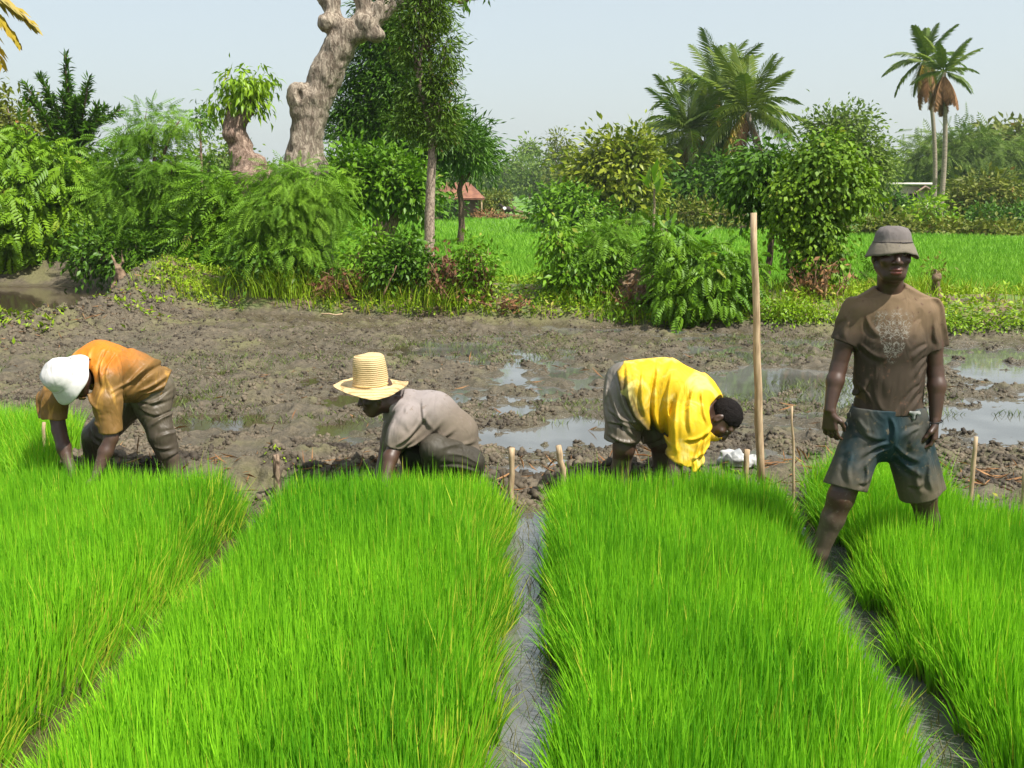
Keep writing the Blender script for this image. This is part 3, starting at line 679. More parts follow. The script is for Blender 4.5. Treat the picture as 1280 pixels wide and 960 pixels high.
# --- slender tree, dark tree, and what stands behind them
plant('slender_tree', 'slender tree with a pale straight trunk and narrow drooping crown in the middle left', 'tree', 533, 17.4, [(530, 18, 34, 24), (556, 62, 13, 26), (512, 62, 16, 20), (548, 100, 20, 16), (520, 118, 20, 14), (552, 138, 20, 14), (512, 150, 26, 14), (545, 165, 30, 12), (530, -25, 34, 26)], leafmat('slender_leaf', (.030, .090, .011), (.10, .21, .02), (.25, .12, .04), .3, .4, .8), T_NARROW, .115, 820, 14, .11, .085, (540, 165), barkmat('slender_bark', (.14, .10, .08), (.42, .33, .25), (9, 9, 3), .7, .015), droop=.25, shell=.25, twigs=60)
plant('dark_tree', 'large dense dark green tree between the gnarled trunk and the slender tree', 'tree', 470, 29, [(485, 50, 36, 34), (452, 95, 26, 18), (500, 105, 44, 34), (438, 135, 26, 16), (470, 150, 40, 20), (515, 175, 54, 28), (478, 15, 26, 20), (445, 168, 34, 16), (562, 178, 30, 24), (590, 186, 18, 18)], LF_DARK, T_NARROW, .21, 1700, 16, .22, .20, (480, 210), BARK_DARK, droop=.25, shell=.4, twigs=50)
plant('spreading_tree', 'mid green tree with ragged branches just right of the slender trunk above the hut', 'tree', 575, 33, [(580, 180, 26, 22), (598, 185, 14, 12), (562, 205, 14, 10), (602, 205, 10, 10), (560, 150, 14, 16)], LF_DARK, T_NARROW, .30, 330, 10, .26, .10, (577, 225), BARK_DARK, shell=.3)
plant('leafy_thicket', 'bright green leafy thicket behind the feathery bush left of the slender trunk', 'bush', 470, 23, [(445, 212, 32, 18), (488, 216, 32, 18), (470, 238, 40, 18), (508, 235, 24, 18), (430, 240, 24, 16), (522, 245, 16, 16)], LF_MID, T_LEAF, .18, 800, 8, .20, .06, stems=3)
plant('leafy_bush', 'rounded dark bush right beside the slender trunk in front of the hut', 'bush', 556, 60, [(556, 258, 20, 14), (535, 262, 14, 10)], LF_DARK, T_QUAD, .26, 130, 8, .3, .06, stems=3)

# --- middle and right background
plant('round_bush', 'large dark round bush with upright sunlit shoots left of the coconut palms', 'tree', 768, 44, [(765, 215, 45, 34), (790, 205, 32, 28), (740, 225, 28, 28), (768, 245, 52, 22), (760, 190, 18, 18), (800, 195, 14, 16)], leafmat('sunlit_leaf', (.035, .10, .012), (.26, .36, .05), None, .3, .3, .9), T_LEAF, .36, 760, 9, .36, .14, (768, 250), BARK_DARK)
plant('feathery_tree', 'grey green feathery tree between the round bush and the coconut palms', 'tree', 830, 58, [(820, 195, 40, 22), (845, 210, 38, 22), (810, 225, 30, 20), (860, 225, 30, 18)], LF_FAR, T_FERN, .8, 300, 6, .5, .15, (830, 240), up=1.)
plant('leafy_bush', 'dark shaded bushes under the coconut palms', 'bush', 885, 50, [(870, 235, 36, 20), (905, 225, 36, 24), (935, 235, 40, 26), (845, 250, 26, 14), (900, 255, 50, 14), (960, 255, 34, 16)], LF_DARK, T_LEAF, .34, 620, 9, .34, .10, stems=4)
plant('leafy_bush', 'yellow green low bushes at the paddy edge below the coconut palms', 'bush', 920, 46, [(930, 268, 30, 10), (885, 270, 30, 9), (965, 272, 26, 9), (850, 262, 22, 8)], LF_OLIVE, T_QUAD, .22, 260, 8, .25, .05, stems=4)
plant('leafy_bush', 'mid green low bushes in front of the round bush at the paddy edge', 'bush', 700, 42, [(690, 262, 26, 12), (718, 258, 26, 16), (700, 246, 22, 12), (670, 268, 14, 8), (745, 268, 26, 9)], LF_MID, T_LEAF, .26, 330, 8, .26, .05, stems=4)
plant('banana_plant', 'pale upright banana like plant beside the round bush', 'plant', 818, 40, [(818, 236, 5, 8)], LF_LITE, T_LONG, .95, 7, 2, .08, .05, part='leaf_tuft', trunkname='stem', twigs=2, droop=-1.2)
plant('tall_tree', 'tall irregular olive green tree standing right behind the vine covered tree', 'tree', 1060, 48, [(1045, 165, 30, 22), (1070, 160, 26, 20), (1080, 195, 30, 24), (1040, 195, 34, 26), (1095, 215, 24, 24), (1020, 160, 12, 10), (1065, 225, 40, 22)], LF_FAR, T_QUAD, .24, 900, 11, .30, .18, (1060, 235), BARK_DARK, shell=.35, twigs=40)
plant('acacia_tree', 'wide pale feathery tree behind the two tall palms', 'tree', 1200, 85, [(1160, 195, 34, 12), (1195, 190, 46, 22), (1235, 195, 50, 24), (1180, 215, 40, 14), (1225, 225, 48, 18), (1275, 215, 40, 26)], LF_FAR, T_FERN, 1.3, 520, 6, .7, .3, (1205, 245), BARK_DARK, up=1., flat=.5)
plant('olive_bush', 'yellowish olive bush with reddish tips right of the tall palm trunks', 'bush', 1235, 58, [(1225, 240, 36, 18), (1255, 250, 34, 18), (1205, 255, 24, 14), (1275, 262, 30, 14)], LF_OLIVE, T_QUAD, .34, 420, 9, .34, .1, stems=4)
plant('leafy_bush', 'dark bush in front of the white roofed house', 'bush', 1112, 52, [(1112, 258, 18, 16), (1122, 268, 14, 10)], LF_DARK, T_QUAD, .26, 220, 9, .24, .07, stems=3)
plant('leafy_bush', 'low bush with pale leaves at the foot of the tall palms', 'bush', 1150, 47, [(1150, 272, 18, 14), (1135, 282, 16, 8), (1175, 282, 16, 8), (1160, 258, 10, 8)], LF_LITE, T_LEAF, .28, 200, 7, .26, .06, stems=3)
plant('leafy_bush', 'dark low bush at the right edge beyond the paddy', 'bush', 1262, 50, [(1262, 280, 28, 12), (1230, 272, 20, 9), (1285, 272, 20, 12)], LF_DARK, T_QUAD, .28, 220, 9, .28, .07, stems=3)
plant('palmyra_palm', 'rounded fan palm crown at the upper right edge', 'palm tree', 1240, 110, [(1238, 168, 18, 10), (1225, 175, 12, 6), (1255, 178, 12, 7)], LF_OLIVE, T_LONG, 1.4, 60, 6, .5, .3, (1240, 175), BARK_PALM, twigs=2)
plant('tall_tree', 'olive tree at the upper right edge beside the rounded palm', 'tree', 1275, 100, [(1272, 185, 22, 18), (1290, 175, 22, 16)], LF_OLIVE, T_QUAD, .8, 240, 8, .7, .3, (1275, 215))
# hedge rows behind the paddy
for (px, Y, lb, lf, nn_, r_) in ((1010, 40, 'low olive hedge clump behind the paddy right of the vine covered tree base', LF_OLIVE, 240, [(1005, 290, 18, 7), (1030, 285, 16, 8)]),
                         (1195, 41, 'long low hedge clump at the paddy edge behind the standing mans hat', LF_OLIVE, 520, [(1180, 292, 22, 7), (1210, 293, 22, 6), (1240, 294, 24, 6), (1270, 296, 24, 6), (1100, 285, 26, 8), (1135, 290, 20, 6)]),
                         (590, 64, 'low brown brush heap left of the dark goat', LF_DEAD, 150, [(605, 268, 14, 1.2), (622, 269, 12, 1.2), (650, 271, 10, 1)]),
                         (680, 72, 'thin pale reeds and grass beside the goat', LF_OLIVE, 200, [(615, 252, 12, 9), (628, 250, 8, 8), (600, 256, 10, 7)])):
    plant('hedge_clump' if 'hedge' in lb else 'brush_clump', lb, 'hedge' if 'hedge' in lb else 'brush', px, Y, r_, lf, T_QUAD, .26 if 'brown' not in lb else .14, nn_, 8, .24 if 'brown' not in lb else .1, .04, stems=3)
# distant trees beyond the fields
for i, (px, Y, lb, lf, L_) in enumerate((
    (640, 170, 'pale distant tree furthest left of the far tree line', LF_FAR, [(632, 215, 22, 16), (650, 205, 18, 14), (620, 228, 18, 12)]),
    (672, 150, 'distant broad green tree under the thin topped one', LF_FAR, [(665, 215, 26, 18), (690, 212, 22, 20), (660, 232, 30, 10), (690, 232, 24, 10)]),
    (702, 130, 'distant yellow green tree with a thin open top', LF_OLIVE, [(700, 178, 14, 10), (690, 190, 8, 8), (710, 195, 12, 12), (705, 222, 24, 20)]),
    (662, 190, 'tiny dark tree top on the far horizon', LF_FAR, [(661, 187, 8, 6)]),
    (600, 180, 'hazy far tree left of the far field behind the hut', LF_FAR, [(605, 225, 20, 14), (585, 215, 20, 16), (560, 222, 24, 16)]),
    (740, 140, 'far trees showing left of the round bush', LF_FAR, [(730, 215, 20, 18), (722, 235, 20, 10)]),
    (1120, 120, 'hazy blue green trees behind the white roofed house', LF_FAR, [(1110, 215, 26, 18), (1135, 222, 22, 14), (1150, 230, 22, 14), (1085, 225, 24, 16)]),
    (1000, 110, 'far tree mass behind the coconut palms', LF_FAR, [(990, 215, 40, 24), (950, 215, 40, 24), (900, 225, 50, 20), (860, 235, 40, 14)]),
    (1285, 90, 'grey green tree at the right edge behind the olive bush', LF_FAR, [(1285, 230, 30, 30), (1310, 200, 36, 40)]),
    (420, 120, 'hazy tree behind the big gnarled trunk', LF_FAR, [(410, 215, 40, 20), (350, 222, 50, 16), (300, 222, 40, 18), (250, 222, 50, 20)]),
    (80, 100, 'far green trees behind the left bushes', LF_FAR, [(80, 215, 70, 30), (150, 225, 60, 24), (0, 215, 60, 40), (210, 228, 40, 18)]))):
    plant('distant_tree', lb, 'tree', px, Y, L_, lf, T_QUAD, .55 * Y / 130, 60 + int(sum(l[2] * l[3] for l in L_) * .16), 8, .45 * Y / 130, .25, (px, 240), BARK_DARK, twigs=6, group=None)
n_ = 70000; x = rng.uniform(-260, 300, n_); y = 260 + rng.uniform(0, 60, n_) + .1 * np.abs(x); z = rng.random(n_) ** 1.3 * (5 + 7 * noise2(x, y, 22, 5, 3)); mb = MB()
instance(mb, *T_QUAD, np.stack([x, y, z], 1), rng.normal(0, 1, (n_, 3)), rng.normal(0, .6, (n_, 3)) + [0, -.3, 1], 1.3)
tag(mb.build('far_wood', LF_FAR, None, False), 'hazy far off wood closing the horizon beyond the fields', 'wood', kind='stuff')

# --- shrubs on the near bund
plant('bund_shrub', 'broad leaved shrub on the bund left of centre right of the mud field middle', 'shrub', 722, 14.9, [(700, 305, 20, 18), (740, 335, 30, 20), (715, 350, 36, 22), (735, 375, 36, 20), (690, 278, 8, 12), (768, 315, 12, 12)], LF_MID, T_LEAF, .11, 440, 9, .11, .03, stems=3, bark=BARK_DARK, droop=.4, twigs=50)
plant('feathery_bush', 'loose feathery sprays rising out of the broad leaved bund shrub', 'shrub', 762, 15.1, [(765, 290, 34, 16), (745, 310, 34, 16), (790, 320, 20, 20)], LF_FERN, T_FERN, .26, 120, 4, .14, .02, stems=2, up=1., flat=.6)
plant('pinnate_shrub', 'shrub of long hanging ladder like leaves left of the tall pole', 'shrub', 880, 14.1, [(880, 340, 44, 22), (905, 370, 32, 32), (860, 375, 34, 26), (838, 308, 14, 14), (826, 285, 8, 10), (925, 345, 14, 18)], LF_MID, T_BIG, .19, 300, 6, .13, .035, stems=4, bark=BARK_DARK, droop=.45, shell=.55, twigs=40)
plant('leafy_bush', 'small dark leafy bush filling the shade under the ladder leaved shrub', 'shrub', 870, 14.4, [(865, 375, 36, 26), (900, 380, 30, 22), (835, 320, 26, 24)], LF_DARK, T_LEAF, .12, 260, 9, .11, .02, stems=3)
plant('vine_covered_tree', 'small tree smothered in broad vine leaves between the pole and the standing man', 'tree', 1022, 14.6, [(1032, 215, 44, 34), (1005, 245, 34, 30), (1055, 240, 34, 30), (1020, 282, 30, 24), (1035, 190, 22, 18), (1005, 320, 15, 30), (1035, 325, 15, 28), (985, 270, 16, 20)], leafmat('vine_leaf', (.04, .13, .012), (.18, .36, .025), (.3, .32, .05), .32, .45, .8), leaf_tmpl(.7, .2), .080, 1150, 12, .10, .07, (1018, 260), BARK_DARK, droop=.5, shell=.4, twigs=40)
plant('leafy_tree', 'dark leafy boughs left of the vine covered tree above the pole top', 'tree', 960, 16.0, [(955, 215, 30, 24), (935, 235, 24, 16), (975, 240, 24, 20), (960, 258, 22, 8)], LF_DARK, T_LEAF, .13, 420, 9, .15, .05, (968, 262), BARK_DARK, droop=.5)
plant('leafy_shrub', 'low dark green shrub in front of the slender tree with a bare leaning stick', 'shrub', 508, 15.3, [(500, 325, 28, 14), (530, 338, 28, 14), (485, 338, 24, 12), (510, 305, 14, 9)], LF_DARK, T_LEAF, .10, 300, 9, .10, .025, stems=3, bark=TWIG, twigs=40)
plant('leafy_shrub', 'small green shrub right of the reddish dead branches', 'shrub', 598, 15.0, [(600, 330, 20, 14), (590, 350, 22, 12), (585, 310, 10, 12)], LF_MID, T_LEAF, .09, 130, 8, .09, .02, stems=2, bark=TWIG)
plant('leafy_shrub', 'spindly shrub on the bund rising over the paddy left of the slender trunk', 'shrub', 470, 15.6, [(465, 300, 16, 16), (445, 318, 16, 10), (478, 318, 14, 12)], LF_MID, T_LEAF, .10, 100, 7, .10, .02, stems=2, bark=TWIG)
plant('leafy_shrub', 'green weeds heaped at the foot of the shrub left of the tall pole', 'shrub', 790, 14.3, [(800, 385, 26, 12), (760, 392, 20, 8), (820, 398, 18, 6)], LF_MID, T_LEAF, .07, 110, 8, .07, .015, stems=2)
plant('leafy_shrub', 'light green low shrub between the pole and the vine covered tree foot', 'shrub', 985, 13.6, [(985, 392, 26, 12), (1015, 398, 24, 9), (965, 400, 16, 8)], LF_LITE, T_LEAF, .06, 200, 8, .07, .015, stems=2)
plant('leafy_shrub', 'light green low shrub on the bund right of the standing mans elbow', 'shrub', 1225, 13.0, [(1200, 405, 26, 10), (1245, 410, 26, 9), (1275, 405, 16, 8)], LF_LITE, T_LEAF, .06, 180, 8, .07, .015, stems=2)
plant('leafy_sapling', 'small leafy spray just left of the standing mans head', 'sapling', 1080, 15.2, [(1080, 340, 16, 10), (1090, 350, 12, 8)], LF_MID, T_PIN, .2, 26, 4, .10, .015, stems=1)
# grass tufts on the bund
for (px, Y, lb, n_, hgt) in ((352, 15.6, 'tuft of long arching grass below the feathery bush', 520, .62), (560, 14.9, 'tuft of long grass below the reddish dead branches', 260, .5), (470, 15.4, 'thin tuft of long grass left of the bare leaning stick', 200, .45), (740, 14.6, 'tuft of grass at the foot of the broad leaved bund shrub', 160, .35)):
    bx = at(px, 300, Y)[0]; la = rng.random(n_) * 6.28; p0 = np.stack([rng.normal(0, .35, n_), rng.normal(0, .12, n_), 0 * la], 1)
    V, Fc, ra, hh = blades(p0, hgt * (.5 + .6 * rng.random(n_)), np.stack([np.cos(la), np.sin(la), 0 * la], 1), .2 + .6 * rng.random(n_), np.full(n_, .014), .8)
    o = build('grass_tuft', V, Fc, WEED, None, False, {'rnd': ra, 'h': hh}); o.location = (bx, Y, float(ground_z(np.array([bx]), np.array([Y]))[0])); tag(o, lb, 'grass tuft')
# dead branches and brush
def dead_shrub(label, px, Y, w_, h_, n_, leaves, red=True, spread=1.):
    bx = at(px, 300, Y)[0]; B = np.array([bx, Y, float(ground_z(np.array([bx]), np.array([Y]), False)[0])]); root = empty('dead_branches', B, label, 'dead branches'); tb = MB(); mb = MB()
    for i in range(n_):
        a = rng.random() * 6.28; s0 = np.array([rng.normal(0, w_ * .35), rng.normal(0, .15), -.03]); e = s0 + np.array([math.cos(a) * w_ * .6 * spread, math.sin(a) * .35, h_ * rng.uniform(.2, 1)])
        p = wob(s0, e, 6, .03); tb.tube(p, np.linspace(.011, .004, 6), 4)
        k = leaves; tt = rng.random(k); q = s0 + (e - s0) * tt[:, None] + rng.normal(0, .05, (k, 3)); instance(mb, *T_QUAD, q, rng.normal(0, 1, (k, 3)) + [0, 0, -.6], rng.normal(0, 1, (k, 3)), .07 + .05 * rng.random(k))
    tb.build('branch_tangle', TWIG, root); mb.build('dead_foliage', LF_RED if red else LF_DEAD, root, False)
dead_shrub('reddish brown dead branches heaped at the foot of the slender tree', 568, 15.1, .55, .85, 60, 16)
dead_shrub('reddish brown dead leaves and twigs low on the bund right of the feathery bush', 430, 15.7, .7, .5, 60, 16)
dead_shrub('brown dry twigs on the dirt mound between the two bund shrubs', 795, 14.7, .5, .45, 40, 5, False)
dead_shrub('dry brown stems heaped below the vine covered tree', 1020, 14.3, .45, .6, 46, 7, False)
dead_shrub('small heap of dry brown stalks at the left foot of the broad leaved shrub', 630, 14.7, .5, .22, 26, 8, False)
# earth mound between the bund shrubs
G = SDF((1.15, 14.2, -.1), (2.9, 15.9, 1.1), .03); G.ell((2.0, 15.0, .15), (.62, .5, .62)); G.rough(.09, 6, 3, oct=3); MOUND = plain('dry_earth', (.14, .09, .055), (.34, .235, .15), 9, .9, 1., .03, .2)
o = G.build('earth_mound', MOUND, off=(2.0, 15.0, 0)); o.location = (2.0, 15.0, 0); tag(o, 'bare brown earth mound between the two bund shrubs', 'earth mound')
# long bare sticks
mb = MB(); b0 = at(478, 372, 15.0); b1 = at(496, 332, 15.0); mb.tube(wob(b0, b1, 5, .01) - b0, np.linspace(.018, .010, 5), 6); o = mb.build('bare_stick', TWIG); o.location = b0; tag(o, 'bare grey stick leaning on the low shrub in front of the slender tree', 'stick')
mb = MB(); b0 = at(402, 397, 14.9); b1 = at(428, 391, 14.9); b0[2] = b1[2] = float(ground_z(np.array([b0[0]]), np.array([14.9]))[0]) + .04; mb.tube(wob(b0, b1, 4, .01) - b0, .013, 6); o = mb.build('fallen_stick', WOOD); o.location = b0; tag(o, 'pale fallen stick lying at the edge of the mud field', 'stick')

# ------------------------------------------------------------------ gnarled trunks (implicit surfaces)
def px_sdf_tree(name, label, Y, basepx, pts_list, lobes, mat, h, leafy=None, seed=0, rough=(.05, 5.0), part='trunk', cat='tree', holes=()):
    s = mpp(Y); bx = at(basepx, 300, Y)[0]; B = np.array([bx, Y, float(ground_z(np.array([bx]), np.array([float(Y)]), False)[0])])
    allp = [at(p[0], p[1], Y + (p[3] if len(p) > 3 else 0)) for ch in pts_list for p in ch] + [B + [0, 0, -.15]] + [at(l[0], l[1], Y) for l in lobes]
    mr = max(p[2] for ch in pts_list for p in ch) * s + .3
    lo = np.min(allp, 0) - mr; hi = np.max(allp, 0) + mr; G = SDF(lo, hi, h); kk = .07 if h > .02 else .02
    for ch in pts_list:
        P = [at(p[0], p[1], Y + (p[3] if len(p) > 3 else 0)) for p in ch]; G.chain(P, [p[2] * s for p in ch], k=kk)
    for l in lobes: G.ell(at(l[0], l[1], Y + (l[4] if len(l) > 4 else -.1)), (l[2] * s, l[2] * s, l[3] * s), k=kk)
    G.rough(rough[0], rough[1], seed, oct=3); G.rough(rough[0] * .35, rough[1] * 2.6, seed + 7, ridge=True, mat=np.diag([1.6, 1.6, .45]), oct=2)
    for l in holes: G.ell(at(l[0], l[1], Y + l[4]), (l[2] * s, .12, l[3] * s), k=.03, sub=True)
    root = empty(name, B, label, cat); G.build(part, mat, root, B); return root, B
BARK_GNARL = barkmat('gnarled_bark', (.15, .115, .085), (.56, .475, .37), (8, 8, 2.6), .9, .06, cells=.05)
root, B = px_sdf_tree('gnarled_tree', 'huge pale gnarled trunk full of burls rising out of the top of the picture', 19, 384,
    [[(392, 400, 27), (388, 300, 26), (382, 205, 24), (384, 165, 19), (396, 125, 18), (408, 92, 19), (423, 62, 18), (434, 42, 17)],
     [(434, 46, 15), (419, 26, 9), (416, 4, 9), (424, -30, 9), (418, -90, 7)], [(418, 20, 8), (405, -2, 7), (392, -20, 6)],
     [(444, 42, 14), (456, 22, 10), (453, 0, 10), (460, -40, 10), (450, -110, 7)], [(450, 38, 15), (478, 15, 12), (500, 2, 8), (540, -6, 6), (575, 2, 5), (600, -4, 3.5)], [(478, 12, 10), (505, -30, 7), (530, -80, 5)]],
    [(376, 122, 17, 19), (377, 142, 14, 12), (411, 28, 13, 13), (457, 28, 13, 13), (470, 44, 11, 9), (388, 215, 22, 16), (406, 84, 10, 8), (374, 185, 7, 6)], BARK_GNARL, .032, seed=3, holes=[(374, 118, 4, 7, -.36)])
mb = MB(); s = mpp(19)
crown(mb, [(at(585, 4, 19) - B, np.array([.14, .2, .1])), (at(570, -14, 19) - B, np.array([.4, .3, .14])), (at(605, -20, 19) - B, np.array([.3, .3, .16]))], 24, 8, .08, T_LONG, .15, droop=.8)
mb.build('leaf_tuft', LF_MID, root, False)
mb = MB(); crown(mb, [(at(430, -150, 19) - B, np.array([1.0, .9, .6])), (at(540, -120, 19) - B, np.array([.7, .7, .5]))], 160, 8, .14, T_LONG, .17, droop=.6); mb.build('leaf_tuft', LF_MID, root, False)
root, B = px_sdf_tree('pollard_tree', 'thick knobbly pollard trunk topped with a mop of light green leaves', 18.6, 320,
    [[(330, 400, 24), (322, 300, 26), (316, 235, 27), (305, 205, 17), (300, 180, 13), (292, 160, 12), (300, 148, 9), (312, 138, 5), (318, 125, 3)], [(294, 158, 9), (288, 140, 4), (285, 125, 3)]],
    [(318, 205, 16, 14), (312, 225, 24, 20), (292, 168, 13, 11), (330, 235, 20, 26)], barkmat('knobbly_bark', (.14, .09, .065), (.46, .34, .26), (8, 8, 4), 1., .05, cells=.06), .03, seed=9)
mb = MB(); s = mpp(18.6)
crown(mb, [(at(300, 108, 18.6) - B, np.array([24, 22, 14]) * s), (at(325, 103, 18.6) - B, np.array([12, 14, 10]) * s), (at(270, 135, 18.6) - B, np.array([12, 12, 10]) * s), (at(305, 125, 18.6) - B, np.array([22, 20, 12]) * s)], 120, 9, .10, T_LONG, .17, droop=.7, shell=.3)
crown(mb, [(at(318, 250, 18.3) - B, np.array([.3, .3, .2]))], 12, 8, .1, T_LONG, .12, droop=.7)
mb.build('crown', LF_LITE, root, False)
STUMPW = plain('stump_wood', (.08, .052, .034), (.30, .21, .135), 7, .85, 1., .03, .2)
root, B = px_sdf_tree('dead_stump', 'dead stump with two pale prongs at the edge of the brown pool', 17.6, 152,
    [[(166, 376, 13), (158, 356, 9), (150, 342, 5.5), (147, 333, 3.6)], [(147, 335, 2.6), (143, 327, 1.9), (139, 319, 1.3)], [(148, 334, 2.4), (153, 327, 2.), (152, 314, 1.2)], [(163, 360, 8), (173, 357, 5), (177, 350, 1.8)], [(147, 344, 3), (141, 360, 2.8), (143, 380, 3)], [(170, 360, 4), (184, 372, 4)]], [(164, 358, 10, 8), (172, 366, 8, 6)], STUMPW, .012, seed=5, rough=(.03, 9), part='stump', cat='stump')
root, B = px_sdf_tree('sprouting_stump', 'short twisted stump with a small leaf tuft right of the standing mans shoulder', 13.9, 1172,
    [[(1174, 392, 7), (1176, 372, 6), (1170, 360, 5), (1171, 345, 5.5), (1169, 338, 3)]], [(1171, 347, 6, 5), (1176, 372, 7, 6)], STUMPW, .014, seed=6, rough=(.015, 9), part='stump', cat='stump')
mb = MB(); crown(mb, [(at(1172, 335, 13.9) - B, np.array([.16, .14, .07]))], 14, 6, .05, T_LEAF, .07); mb.build('leaf_tuft', LF_OLIVE, root, False)

# ------------------------------------------------------------------ palms
def frond_mesh(name, mat, L, nl=34, ll=.75, arch=.5, hang=.9, seed=0, dead=False, wid=.085):
    V = []; F = []; rr_ = np.random.default_rng(seed); r_ = []
    tt = np.linspace(0, 1, 9); rp = np.stack([0 * tt, L * (tt - .10 * arch * tt ** 2), L * (-.55 * arch * tt ** 2.2)], 1)
    mb = MB(); mb.tube(rp, np.linspace(.035, .008, 9), 4, rnd=.6)
    for i in range(nl):
        t_ = .12 + .88 * i / nl; p = np.array([0, L * (t_ - .10 * arch * t_ ** 2), L * (-.55 * arch * t_ ** 2.2)])
        for sg in (-1, 1):
            l = ll * math.sin(math.pi * min(.95, .18 + .72 * t_)) * rr_.uniform(.85, 1.1); d = unit(np.array([sg * .8, .65, -hang * rr_.uniform(.6, 1.2)])); e = p + d * l; mid = p + d * l * .5 + np.array([0, 0, .10 * l])
            w_ = np.array([0, 1, 0]) * wid * .5; mb.add(np.array([p - w_ * .6, p + w_ * .6, mid + w_, mid - w_, e + [0, 0, -.12 * l]]), [np.array([(0, 1, 2, 3)]), np.array([(3, 2, 4)])], rr_.random() * .85)
    o = mb.build(name, mat, None, False); return o
def palm(label, group, Y, basepx, basepy, toppx, toppy, fl, nf, seed, trunk_r=.13, deadn=0, yell=3, mats=None, elr=(-35, 80), bend=.5):
    r_ = np.random.default_rng(seed); base = at(basepx, basepy, Y); base[2] = float(ground_z(np.array([base[0]]), np.array([float(Y)]), False)[0]); topp = at(toppx, toppy, Y) - base
    root = empty('palm_tree', base, label, 'palm tree', group)
    t_ = np.linspace(0, 1, 12)[:, None]; pts = topp * t_ * np.array([0, 0, 1]) + np.array([topp[0], topp[1], 0]) * (t_ ** 1.6)
    pts[:, 0] += bend * .25 * np.sin(t_[:, 0] * np.pi); pts[0, 2] = -.2
    mb = MB(); mb.tube(pts, np.concatenate([[trunk_r * 1.6], np.linspace(trunk_r * 1.15, trunk_r * .8, 11)]), 10); mb.build('trunk', BARK_PALM, root)
    protos = {}
    def fr(kind):
        m_, ar, hg = {'g': (LF_PALM, .9, .7), 'y': (LF_PALMY, 1.2, 1.1), 'd': (LF_DEAD, .5, 1.0), 'u': (LF_PALM, .45, .5)}[kind]
        if kind not in protos: protos[kind] = frond_mesh('frond', m_, fl * (1.05 if kind == 'd' else 1), 36, fl * .26, ar, hg, seed)
        else: c = protos[kind].copy(); COL.objects.link(c); protos[kind + str(len(protos))] = c; return c
        return protos[kind]
    for i in range(nf):
        el = R(elr[0] + (elr[1] - elr[0]) * ((i + .5) / nf)); az = i * 2.39996 + r_.uniform(-.5, .5); el += R(r_.uniform(-14, 14))
        kind = 'u' if el > R(35) else ('y' if el < R(5 if nf != 22 else 35) and yell > 0 and r_.random() < (.6 if nf != 22 else 2) else 'g')
        if kind == 'y': yell -= 1
        o = fr(kind); o.parent = root
        o.matrix_local = Matrix.Translation(topp) @ Matrix.Rotation(az, 4, 'Z') @ Matrix.Rotation(el, 4, 'X') @ Matrix.Scale(r_.uniform(.85, 1.08), 4)
        if kind == 'y': o['label'] = 'yellowing frond'
    for i in range(deadn):
        az = i * 2.39996; o = fr('d'); o.parent = root; o['label'] = 'hanging brown dead frond'
        o.matrix_local = Matrix.Translation(topp + np.array([0, 0, -.15])) @ Matrix.Rotation(az, 4, 'Z') @ Matrix.Rotation(R(r_.uniform(-84, -45)), 4, 'X') @ Matrix.Scale(r_.uniform(.6, 1.1), 4)
    return root
palm('tall coconut palm with the widest crown, right of the coconut palm group', None, 52, 955, 290, 934, 140, 3.55, 30, 5, .18, 4, 2)
palm('middle coconut palm of the group, partly hidden behind the widest crown', None, 56, 905, 285, 897, 116, 3.6, 25, 8, .18, 1, 2)
palm('shortest coconut palm at the left of the group', None, 54, 862, 285, 860, 165, 3.5, 25, 12, .18, 1, 2)
palm('low coconut palm crown between the two left coconut palms', None, 55, 885, 285, 880, 180, 3.2, 18, 15, .16, 0, 2, elr=(-50, 70))
palm('left one of the two tall slim palms, with a few hanging brown fronds', None, 58, 1166, 268, 1157, 74, 2.35, 16, 21, .12, 11, 3, elr=(-45, 85))
palm('right one of the two tall slim palms, with a thick skirt of dead brown fronds', None, 55, 1173, 285, 1180, 90, 2.05, 13, 26, .13, 26, 0, elr=(-10, 78))
palm('palm outside the left edge whose yellow frond hangs into the picture', None, 17, -135, 300, -92, -26, 1.75, 22, 31, .16, 0, 22, elr=(-60, 70))

